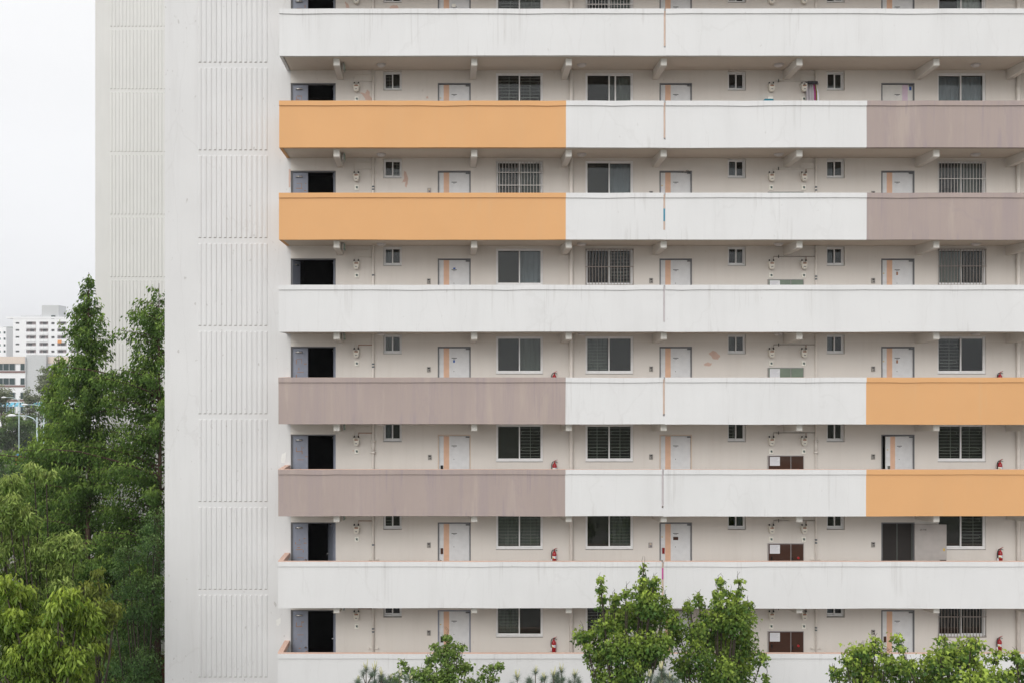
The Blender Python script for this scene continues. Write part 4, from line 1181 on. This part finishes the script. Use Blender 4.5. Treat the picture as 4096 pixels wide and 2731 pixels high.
lobed_tree('ginkgo_tree', 'young upright ginkgo with fan leaves in front of the left flat door', 'tree', -4.0,
  [(1788, 2545, 8, 20), (1788, 2575, 15, 18), (1789, 2604, 22, 18), (1797, 2632, 24, 22), (1793, 2668, 24, 30), (1791, 2712, 38, 32), (1760, 2594, 22, 6), (1735, 2593, 12, 5), (1822, 2592, 22, 6), (1852, 2590, 16, 6), (1765, 2616, 22, 9), (1828, 2622, 14, 8),
   (1740, 2626, 12, 8), (1715, 2640, 11, 10), (1712, 2664, 16, 12), (1693, 2684, 26, 20), (1730, 2708, 38, 26), (1680, 2715, 24, 18), (1840, 2676, 24, 12), (1868, 2668, 16, 10), (1850, 2694, 16, 8),
   (1612, 2662, 11, 10), (1626, 2682, 20, 14), (1646, 2696, 18, 12), (1572, 2712, 24, 16), (1998, 2658, 10, 8), (1975, 2664, 18, 10), (1948, 2684, 22, 12), (1925, 2700, 22, 12), (1968, 2714, 16, 8), (1893, 2720, 16, 9), (1790, 2800, 70, 50), (1700, 2790, 60, 40), (1880, 2790, 60, 40)],
  .078, 'fan', 'leaf_ginkgo', 26, density=110, per=9, spread=.14, droop=.15, depth=.45, base_r=.09, trunk_x=.19, wmul=.8, age_top=.75, flat=.3)

def pine(label, Y, tips, seed, trunk_px):
    rs = np.random.RandomState(seed); s = F / (30 + Y); tx = (trunk_px - 1760) / s
    root = empty('pine_tree', (tx, Y, GZ)); tag(root, label, 'tree', 'pines whose tips reach the photo bottom'); w = MB(); c = MB()
    zf = (1480 - 2860) / s
    w.tube([(0, 0, 0), (.05, 0, (zf - GZ) * .6), (0, 0, zf - GZ)], [.11, .08, .05], 'bark', 8)
    P = []; D = []
    for (px, py, ch) in tips:
        x = (px - 1760) / s - tx; z = (1480 - py) / s - GZ; y = float(rs.uniform(-.3, .3))
        zb4 = zf - GZ
        pts = [(0, 0, zb4 - .1), (x * .6, y * .6, zb4 + (z - zb4) * .35), (x, y, z - .35), (x, y, z)]
        w.tube(pts, [.035, .025, .017, .009], 'bark_pale', 5)
        for k in range(5):
            h = ch / s * rs.uniform(.45, 1.0); dx = rs.uniform(-.07, .07); c = MB(); c.tube([(x, y, z), (x + dx * .6, y + rs.uniform(-.04, .04), z + h * .5), (x + dx, y, z + h)], [.013, .011, .005], 'candle', 5); c.build('shoot', root)
        for q in range(5):
            ox, oy, oz = (0, 0, 0) if q == 0 else (rs.uniform(-.2, .2), rs.uniform(-.2, .2), rs.uniform(-.35, -.1))
            if q: w.tube([(x, y, z - .4), (x + ox, y + oy, z + oz)], [.012, .007], 'bark_pale', 4)
            nn = 190
            d = rs.normal(size=(nn, 3)); d[:, 2] = np.abs(d[:, 2]) * .55 + .05; D.append(d)
            P.append(np.array([x + ox, y + oy, z + oz])[None] + rs.normal(size=(nn, 3)) * np.array([.015, .015, .04]))
    P = np.concatenate(P); D = np.concatenate(D); n = len(P)
    w.build('trunk', root)
    leaf_mesh('crown', P, D, .145 * rs.uniform(.7, 1.2, n), np.full(n, .005), rs.uniform(0, 1, n), 'needle', 'leaf_pine', root, rs)
pine('pine with pale upright candles at the left of the ginkgo', -5.5, [(1466, 2672, 46), (1498, 2684, 48), (1526, 2706, 42), (1433, 2728, 34), (1560, 2726, 20), (1597, 2716, 30), (1640, 2704, 26), (1480, 2745, 10)], 31, 1510)
pine('pine with pale upright candles between the ginkgo and the maples', -5.5, [(2145, 2700, 34), (2178, 2712, 30), (2213, 2700, 46), (2250, 2694, 36), (2300, 2706, 34), (2072, 2722, 44), (2230, 2730, 20)], 32, 2200)
pine('pine tip in front of the stems of the two tall maples', -9.0, [(2640, 2672, 40), (2600, 2706, 34), (2672, 2708, 34), (2635, 2722, 20), (2700, 2735, 20)], 33, 2640)

# trees at the left ------------------------------------------------------------------------
redwood('dawn_redwood', 'tall narrow dawn redwood rising into the sky beside the set back wing', 8.0, 355, 1090, .17,
        lambda z: .03 + .33 * z ** .8 if z < 3 else min(.87 + .23 * (z - 3), 2.1), 41, dens=1.0, low_z=-13)
redwood('dawn_redwood', 'open dawn redwood with bare limbs against the ribbed gable edge', 7.0, 636, 1134, .16,
        lambda z: .16 + .62 * z ** .78 if z < 4 else min(1.98 + .15 * (z - 4), 2.7), 42, dens=.55, up=.5, side=math.pi, low_z=-13)
redwood('dawn_redwood', 'bushy yellowish dawn redwood left of the tallest one', 11.0, 235, 1418, .14,
        lambda z: .1 + .36 * z ** .6 if z < 4 else min(.93 + .12 * (z - 4), 1.9), 43, 'leaf_redwood_light', dens=1.15, low_z=-13, leaf=.13)
redwood('dawn_redwood', 'lower dark dawn redwood filling the gap below the tallest one', 10.0, 190, 1800, .13,
        lambda z: .2 + .4 * z ** .7 if z < 3 else min(1.06 + .2 * (z - 3), 2.4), 44, 'leaf_redwood', dens=1.0, low_z=-15, leaf=.14)
redwood('dawn_redwood', 'shaded dawn redwood deep between the bright chestnut and the gable', 9.0, 470, 2040, .13,
        lambda z: .3 + .5 * z ** .7 if z < 3 else min(1.38 + .2 * (z - 3), 2.2), 45, 'leaf_redwood', dens=.42, low_z=-16, leaf=.13)
lobed_tree('zelkova_tree', 'dark green zelkova growing low against the gable corner', 'tree', 4.5,
  [(612, 2090, 40, 40), (575, 2150, 46, 40), (620, 2180, 36, 50), (530, 2215, 50, 40), (600, 2260, 54, 50), (500, 2290, 40, 30), (560, 2340, 60, 46), (625, 2350, 34, 50), (470, 2370, 34, 26), (590, 2430, 60, 46), (520, 2450, 46, 36), (610, 2520, 44, 44),
   (540, 2560, 60, 40), (460, 2580, 46, 30), (600, 2620, 56, 44), (500, 2650, 60, 40), (430, 2690, 50, 36), (580, 2700, 70, 44), (500, 2780, 90, 50), (610, 2800, 60, 50)],
  .085, 'kite', 'leaf_dark', 51, density=34, per=17, spread=.15, depth=.9, base_r=.16, wmul=.5, droop=.4, age_top=.7, trunk_x=-10.0, limb_from=-12.5)
lobed_tree('chestnut_tree', 'green chestnut with drooping leaf fans at the left photo edge', 'tree', -2.0,
  [(113, 1880, 36, 30), (160, 1908, 28, 20), (50, 1925, 44, 30), (20, 1970, 44, 40), (70, 2000, 50, 36), (110, 2050, 46, 32), (30, 2070, 50, 40), (128, 2085, 40, 24), (245, 2165, 54, 28), (300, 2195, 40, 28), (180, 2200, 56, 34), (70, 2160, 56, 36), (20, 2200, 50, 50),
   (130, 2255, 66, 38), (230, 2280, 62, 36), (60, 2290, 60, 40), (270, 2330, 40, 24), (190, 2360, 56, 34), (120, 2410, 60, 34), (60, 2380, 60, 40), (220, 2430, 60, 30), (150, 2500, 80, 44), (280, 2480, 60, 40), (-40, 1980, 50, 50), (-50, 2150, 60, 60), (-40, 2320, 60, 60)],
  (.15), 'long', 'leaf_chestnut', 52, density=46, per=15, spread=.12, depth=1.0, base_r=.17, wmul=.27, droop=.9, age_top=.8, trunk_x=-10.4, limb_from=-11.5)
lobed_tree('chestnut_tree', 'olive green chestnut bough overlapping the base of the dark zelkova', 'tree', -3.5,
  [(384, 2292, 18, 20), (352, 2345, 30, 26), (408, 2352, 28, 30), (340, 2390, 44, 30), (400, 2410, 44, 34), (432, 2450, 34, 30), (380, 2470, 46, 34), (455, 2478, 20, 16), (473, 2432, 16, 20), (360, 2540, 50, 36), (390, 2600, 40, 34), (340, 2660, 60, 50), (330, 2760, 60, 60)],
  (.14), 'long', 'leaf_olive', 53, density=42, per=13, spread=.11, depth=.7, base_r=.12, wmul=.32, droop=1.1, age_top=.7, trunk_x=-8.9, limb_from=-9)
lobed_tree('chestnut_tree', 'bright yellow green chestnut nearest the camera in the bottom left corner', 'tree', -8.0,
  [(22, 2330, 40, 36), (60, 2380, 34, 30), (30, 2410, 60, 40), (90, 2450, 40, 30), (40, 2480, 60, 44), (270, 2372, 44, 22), (262, 2410, 46, 30), (300, 2440, 44, 32), (250, 2465, 50, 34), (330, 2475, 44, 32), (160, 2490, 36, 24), (120, 2530, 50, 34), (200, 2530, 60, 36),
   (300, 2530, 60, 38), (50, 2560, 60, 40), (360, 2600, 26, 20), (130, 2600, 70, 40), (230, 2600, 70, 42), (320, 2600, 46, 40), (60, 2650, 60, 44), (160, 2670, 76, 44), (270, 2670, 70, 44), (340, 2690, 36, 36), (100, 2740, 80, 44), (220, 2750, 80, 46), (-40, 2450, 60, 70), (-40, 2620, 60, 80), (160, 2830, 160, 60)],
  (.145), 'long', 'leaf_bright', 54, density=56, per=14, spread=.10, depth=.9, base_r=.15, wmul=.34, droop=1.2, age_top=.85, trunk_x=-8.3, limb_from=-7.6, bark='bark_pale')

# ------------------------------------------------------------------ far trees between the playground and the school
def fart(px, py, rpx, Y, mt, seed, label, name='broadleaf_tree', squash=1.0, dens=1.0, leaf=.48, spread=.5):
    rs = random.Random(seed); lob = []
    for k in range(9):
        a = rs.uniform(0, 6.28); d = rs.uniform(0, .75) * rpx
        lob.append((px + d * math.cos(a), py + abs(d * math.sin(a)) * .9 * squash, rpx * rs.uniform(.35, .55), rpx * rs.uniform(.3, .45) * squash))
    lob.append((px, py - rpx * .35, rpx * .45, rpx * .45))
    for k in range(5 if Y > 100 else 9): lob.append((px + rs.uniform(-.5, .5) * rpx, py + rpx * (.7 + .45 * k * squash), rpx * rs.uniform(.4, .6), rpx * .5 * squash))
    s = F / (30 + Y)
    lobed_tree(name, label, 'tree', Y, lob, leaf, 'kite', mt, seed, density=1.0 * dens * (148 / (30 + Y)) ** 1.2, per=13, spread=spread, depth=3, base_r=.25, wmul=.7, droop=.3, age_top=.8, group='trees beyond the playground', twigr=.03, trunk_x=(px - 1760) / s)
fart(195, 1500, 62, 192, 'leaf_pale', 61, 'pale grey green tree standing in front of the grey school wall', 'poplar_tree', 1.5, 1.3)
fart(15, 1570, 46, 192, 'leaf_pale', 62, 'pale green tree at the left edge in front of the school windows', 'broadleaf_tree', 1.0, 1.0)
fart(120, 1588, 44, 194, 'leaf_pale', 63, 'thin pale tree above the blue awnings', 'broadleaf_tree', .6, .7)
fart(45, 1668, 46, 186, 'leaf_far_light', 64, 'rounded yellow green tree behind the left lamp post', 'broadleaf_tree', .7, 1.6)
fart(118, 1700, 56, 185, 'leaf_far', 65, 'mid green tree between the two nearest lamp posts', 'broadleaf_tree', .9, 1.6)
fart(20, 1742, 60, 183, 'leaf_far', 66, 'green tree at the left edge beneath the left lamp', 'broadleaf_tree', .9, 1.7)
fart(105, 1760, 54, 182, 'leaf_far_dark', 67, 'dark layered conifer behind the lamp posts', 'conifer_tree', .7, 1.8)
fart(190, 1735, 56, 184, 'leaf_far', 68, 'green tree right of the nearest lamp post', 'broadleaf_tree', .9, 1.7)
fart(240, 1680, 60, 186, 'leaf_far_dark', 69, 'dark tree peeping out behind the bushy redwood', 'broadleaf_tree', 1, 1.5)
fart(70, 1690, 50, 184, 'leaf_far', 75, 'green tree directly behind the leftmost lamp pole', 'broadleaf_tree', .8, 1.6)
fart(150, 1790, 50, 176, 'leaf_far', 76, 'low green tree behind the base of the middle lamp', 'broadleaf_tree', .7, 1.8)
fart(55, 1815, 44, 178, 'leaf_far_light', 77, 'low light green tree behind the climbing frame', 'broadleaf_tree', .6, 1.8)
fart(215, 1620, 56, 188, 'leaf_far', 78, 'green tree beside the edge of the bushy redwood', 'broadleaf_tree', 1, 1.5)
fart(-60, 1650, 60, 186, 'leaf_far', 81, 'green tree just outside the left photo edge', 'broadleaf_tree', .9, 1.4)
fart(-150, 1670, 70, 184, 'leaf_far_light', 82, 'light green tree outside the left photo edge', 'broadleaf_tree', .8, 1.4)
fart(-250, 1660, 70, 187, 'leaf_far_dark', 83, 'dark tree outside the left photo edge', 'broadleaf_tree', .9, 1.4)
fart(-350, 1670, 70, 184, 'leaf_far', 84, 'outermost green tree left of the photo', 'broadleaf_tree', .9, 1.4)
fart(20, 1835, 40, 84, 'leaf_far', 70, 'green bush tree above the playground', 'broadleaf_tree', .6, 1.4, .30, .3)
fart(165, 1870, 46, 60, 'leaf_far_light', 71, 'light green tree at the foot of the lamp posts', 'broadleaf_tree', .8, 2.0, .26, .25)
fart(88, 1862, 34, 50, 'leaf_far', 74, 'small green tree hiding the foot of the climbing frame', 'broadleaf_tree', .7, 2.0, .26, .25)
fart(25, 1940, 56, 34, 'leaf_far_dark', 72, 'dark tree behind the chestnut at the left edge', 'broadleaf_tree', .9, 2.0, .24, .25)
fart(120, 1975, 60, 30, 'leaf_redwood', 73, 'shaded tree behind the chestnut top', 'broadleaf_tree', .9, 2.4, .24, .25)

# ------------------------------------------------------------------ street lamps
def street_lamp():
    o = empty('street_lamp')
    m = MB(); m.tube([(0, 0, 0), (0, 0, .5), (0, 0, 4), (0, 0, 12)], [.16, .12, .105, .085], 'lamp_post', 12); m.build('pole', o)
    m = MB(); m.tube([(0, 0, 11.35), (-.45, 0, 11.85), (-1.1, 0, 12.12), (-1.9, 0, 12.22), (-2.6, 0, 12.18)], [.09, .075, .06, .05, .045], 'lamp_post', 8); m.build('arm', o)
    m = MB(); m.tube([(-2.5, 0, 12.18), (-2.8, 0, 12.22), (-3.2, 0, 12.23), (-3.5, 0, 12.18), (-3.62, 0, 12.13)], [.06, .14, .17, .12, .03], 'lamp_head', 12); m.build('lamp_head', o)
    return o
sl = street_lamp()
def lamp_at(px, top_py):
    d = (-GZ - 12.0) * F / (top_py - 1480)
    return ((px - 1760) * d / F, d - 30, GZ)
sl.location = lamp_at(148, 1667); tag(sl, 'nearest grey street lamp with arm reaching left, middle of the three', 'street lamp', 'street lamps at the left edge')
for px, py, lab in ((175, 1622, 'street lamp partly hidden by the redwood, rightmost of the three'), (76, 1592, 'farthest street lamp, leftmost of the three at the photo edge')):
    c = copy_tree(sl, lamp_at(px, py), lab)

# ------------------------------------------------------------------ school building
def school():
    Y = 228.0; s = F / (30 + Y); X = lambda p: (p - 1760) / s; Z = lambda p: (1480 - p) / s
    o = empty('school_building', (X(60), Y, GZ)); tag(o, 'low white and peach school with brown banded window rows behind the trees', 'building'); OO = Vector((X(60), Y, GZ))
    def pt(m, n, par=o, lab=None):
        q = m.build(n, par, label=lab)
        if par is o: q.location = -OO
        return q
    m = MB(); m.box(X(-420), X(101), Y, Y + 14, GZ, Z(1426), 'far_white'); pt(m, 'wall')
    m = MB(); m.box(X(101) + .01, X(180), Y + .6, Y + 14, GZ, Z(1418), 'far_grey'); pt(m, 'stair_tower')
    m = MB(); m.box(X(180) + .01, X(560), Y + 2, Y + 14, GZ, Z(1426), 'far_white'); pt(m, 'wall')
    m = MB(); m.box(X(-420), X(101), Y - .25, Y - .002, Z(1453), Z(1425), 'far_peach'); m.box(X(180) + .02, X(560), Y + 1.75, Y + 1.998, Z(1453), Z(1425), 'far_peach'); pt(m, 'roof_band')
    for k in range(4):
        y0 = 1454 + k * 57
        for (a, b, yy) in ((-60, 62, Y), (81, 101, Y), (-240, -80, Y), (200, 262, Y + 2), (280, 345, Y + 2), (360, 420, Y + 2)):
            m = MB(); m.box(X(a) , X(b), yy - .06, yy - .002, Z(y0 + 26), Z(y0), 'far_glass')
            w_ = pt(m, 'window')
            m = MB(); n = max(1, int((b - a) / 24))
            for i in range(n + 1):
                x = X(a) + (X(b) - X(a) - .12) * i / n; m.box(x, x + .12, yy - .12, yy - .062, Z(y0 + 26), Z(y0), 'far_grey')
            m.build('window_frame', w_)
        m = MB(); m.box(X(-420), X(101), Y - .1, Y - .002, Z(y0 + 36), Z(y0 + 28), 'far_brown'); m.box(X(180) + .02, X(560), Y + 1.9, Y + 1.998, Z(y0 + 36), Z(y0 + 28), 'far_brown'); pt(m, 'brown_band')
school()

# blue awnings beside the school
def awnings():
    Y = 204.0; s = F / (30 + Y); n = 0
    for px in range(-14, 240, 22):
        x = (px - 1760) / s; zt = (1480 - 1608) / s; wd = 15 / s
        o = empty('awning', (x, Y, GZ)); H = zt - GZ
        ordn = ['leftmost', 'second', 'third', 'fourth', 'fifth', 'sixth', 'seventh', 'eighth', 'ninth', 'tenth', 'eleventh', 'rightmost'][n]
        tag(o, 'bright blue awning in front of the school, %s in its row' % ordn, 'awning', 'blue awnings in a row'); n += 1
        m = MB(); m.face([(-wd / 2, -1.5, H - .9), (wd / 2, -1.5, H - .9), (wd / 2, 0, H), (-wd / 2, 0, H)], 'awning_blue'); m.face([(-wd / 2, 1.5, H - .55), (-wd / 2, 0, H), (wd / 2, 0, H), (wd / 2, 1.5, H - .55)], 'awning_blue')
        m.face([(-wd / 2, -1.5, H - .55), (-wd / 2, -1.5, H - .8), (wd / 2, -1.5, H - .8), (wd / 2, -1.5, H - .55)], 'awning_blue'); m.build('canopy', o)
        for sx in (-1, 1):
            m = MB(); m.tube([(sx * wd * .45, -1.3, 0), (sx * wd * .45, -1.3, H - .55)], .05, 'lamp_post', 6); m.build('post', o)
awnings()

# ------------------------------------------------------------------ distant apartment slab
def highrise():
    Y = 367.0; s = F / (30 + Y); X = lambda p: (p - 1760) / s; Z = lambda p: (1480 - p) / s
    o = empty('apartment_tower', (X(170), Y, GZ)); tag(o, 'distant white apartment tower with rows of recessed balconies and a rooftop lift house', 'building'); OO = Vector((X(170), Y, GZ))
    def pt(m, n, par=o):
        q = m.build(n, par)
        if par is o: q.location = -OO
        return q
    hs_ = []; pitch = 27.9; rows = 9
    for k in range(rows):
        y0 = 1287 + pitch * k
        for a, b in ((104, 144), (157, 193), (229, 266), (281, 318), (331, 368)): hs_.append((X(a), X(b), Z(y0 + 13), Z(y0)))
        hs_.append((X(205), X(218), Z(y0 + 11), Z(y0 + 2)))
        hs_.append((X(62), X(77), Z(y0 + 9), Z(y0 + 2)))
    m = MB(); holed_wall(m, X(52), X(430), GZ, Z(1275), Y, hs_, 'far_white', 1.4, 'far_white')
    m.face([(X(52), Y, GZ), (X(52), Y, Z(1275)), (X(25), Y + 12, Z(1275)), (X(25), Y + 12, GZ)], 'far_white')
    m.face([(X(430), Y, GZ), (X(430), Y + 12, GZ), (X(430), Y + 12, Z(1275)), (X(430), Y, Z(1275))], 'far_white')
    m.face([(X(25), Y + 12, GZ), (X(25), Y + 12, Z(1275)), (X(430), Y + 12, Z(1275)), (X(430), Y + 12, GZ)], 'far_white')
    pt(m, 'wall')
    m = MB(); m.box(X(25), X(430), Y - .1, Y + 12, Z(1275) + .01, Z(1268), 'far_white'); pt(m, 'roof')
    m = MB(); m.box(X(163), X(231), Y + 1, Y + 9, Z(1268) + .01, Z(1221), 'far_grey'); pt(m, 'lift_house')
    m = MB(); m.box(X(205), X(218), Y - .05, Y + .9, Z(1276), Z(1262), 'far_glass'); pt(m, 'window')
    # mock roof planting rail
    m = MB(); 
    for i in range(26):
        x = X(85 + i * 3.4); m.box(x, x + .12, Y + .1, Y + .2, Z(1268) + .02, Z(1268) + random.Random(i).uniform(.25, .8), 'far_grey')
    pt(m, 'roof_rail')
    for i, (a, b, c, d) in enumerate(hs_):
        small = (b - a) < 2
        m = MB()
        if small: m.face([(a, Y + .5, c), (b, Y + .5, c), (b, Y + .5, d), (a, Y + .5, d)], 'far_pane'); pt(m, 'window')
        else:
            m.face([(a, Y + 1.2, c), (b, Y + 1.2, c), (b, Y + 1.2, d), (a, Y + 1.2, d)], 'far_loggia')
            mid = a + (b - a) * (.5 if i % 3 else .3); wd = (b - a) * .38
            m.face([(mid - wd / 2, Y + 1.1, c), (mid + wd / 2, Y + 1.1, c), (mid + wd / 2, Y + 1.1, d - .15), (mid - wd / 2, Y + 1.1, d - .15)], 'far_pane'); q = pt(m, 'balcony')
            m = MB(); m.box(a + .05, b - .05, Y - .22, Y - .01, c - 1.15, c + .05, 'far_white'); m.box(a + (b - a) * .5, a + (b - a) * .52, Y - .24, Y - .221, c - 1.1, c, 'far_grey'); m.build('balcony_front', q)
    m = MB(); m.box(X(231), X(247), Y - .26, Y - .2301, Z(1372), Z(1360), 'far_orange'); pt(m, 'hung_blanket')
    # lower wing at the left
    o2 = empty('apartment_tower', (X(5), Y + 14, GZ)); tag(o2, 'lower distant apartment wing cut by the left photo edge', 'building')
    Y2 = Y + 14; s2 = F / (30 + Y2); X2 = lambda p: (p - 1760) / s2; Z2 = lambda p: (1480 - p) / s2
    hh = []
    for k in range(6):
        for a in (-24, -6, 14): hh.append((X2(a), X2(a + 8), Z2(1326 + 24.7 * k + 9), Z2(1326 + 24.7 * k)))
    m = MB(); holed_wall(m, X2(-300), X2(25), GZ, Z2(1309), Y2, hh, 'far_white', .4, 'far_white'); m.face([(X2(25), Y2, GZ), (X2(25), Y2 + 12, GZ), (X2(25), Y2 + 12, Z2(1309)), (X2(25), Y2, Z2(1309))], 'far_white')
    m.face([(X2(-300), Y2, Z2(1309)), (X2(25), Y2, Z2(1309)), (X2(25), Y2 + 12, Z2(1309)), (X2(-300), Y2 + 12, Z2(1309))], 'far_grey')
    q = m.build('wall', o2); q.location = -Vector((X(5), Y + 14, GZ))
    for (a, b, c, d) in hh:
        m = MB(); m.face([(a, Y2 + .3, c), (b, Y2 + .3, c), (b, Y2 + .3, d), (a, Y2 + .3, d)], 'far_glass'); q = m.build('window', o2); q.location = -Vector((X(5), Y + 14, GZ))
highrise()

# ------------------------------------------------------------------ playground at the far left
def playground():
    Y = 66.0; s = F / (30 + Y); x = (78 - 1760) / s; z = (1480 - 1858) / s
    o = empty('climbing_frame', (x, Y, GZ)); tag(o, 'orange and blue playground climbing frame seen between the far trees', 'play equipment')
    m = MB()
    for dx in (-.22, .22):
        for dy in (-.22, .22): m.tube([(dx, dy, 0), (dx, dy, z - GZ + .9)], .03, 'play_orange', 8)
    m.build('frame', o)
    m = MB(); m.tube([(0, 0, z - GZ + .9), (0, 0, z - GZ + 1.15)], [.42, .05], 'play_blue', 4); m.build('roof', o)
    m = MB(); m.box(-.25, .25, -.25, .25, z - GZ - .9, z - GZ - .8, 'play_orange'); m.box(-.25, .25, -.3, -.25, z - GZ - .8, z - GZ - .2, 'play_orange'); m.build('platform', o)
    m = MB(); m.tube([(.25, -.3, z - GZ - .8), (1.0, -.8, z - GZ - 2), (1.8, -1.2, .3)], .10, 'play_orange', 8); m.build('slide', o)
playground()

# ------------------------------------------------------------------ thin summer haze
def haze():
    m = bpy.data.materials.new('haze_air'); m.use_nodes = True; t = m.node_tree; t.nodes.clear()
    v = t.nodes.new('ShaderNodeVolumePrincipled'); v.inputs['Density'].default_value = 0.0003
    v.inputs['Color'].default_value = (0.97, 0.98, 1.0, 1); v.inputs['Anisotropy'].default_value = 0.2
    o = t.nodes.new('ShaderNodeOutputMaterial'); t.links.new(v.outputs[0], o.inputs['Volume']); MATS['haze_air'] = m
    b = MB(); b.box(-1600, 1600, -450, 2600, GZ - 4, 62, 'haze_air'); b.build('haze', kind='stuff')
haze()
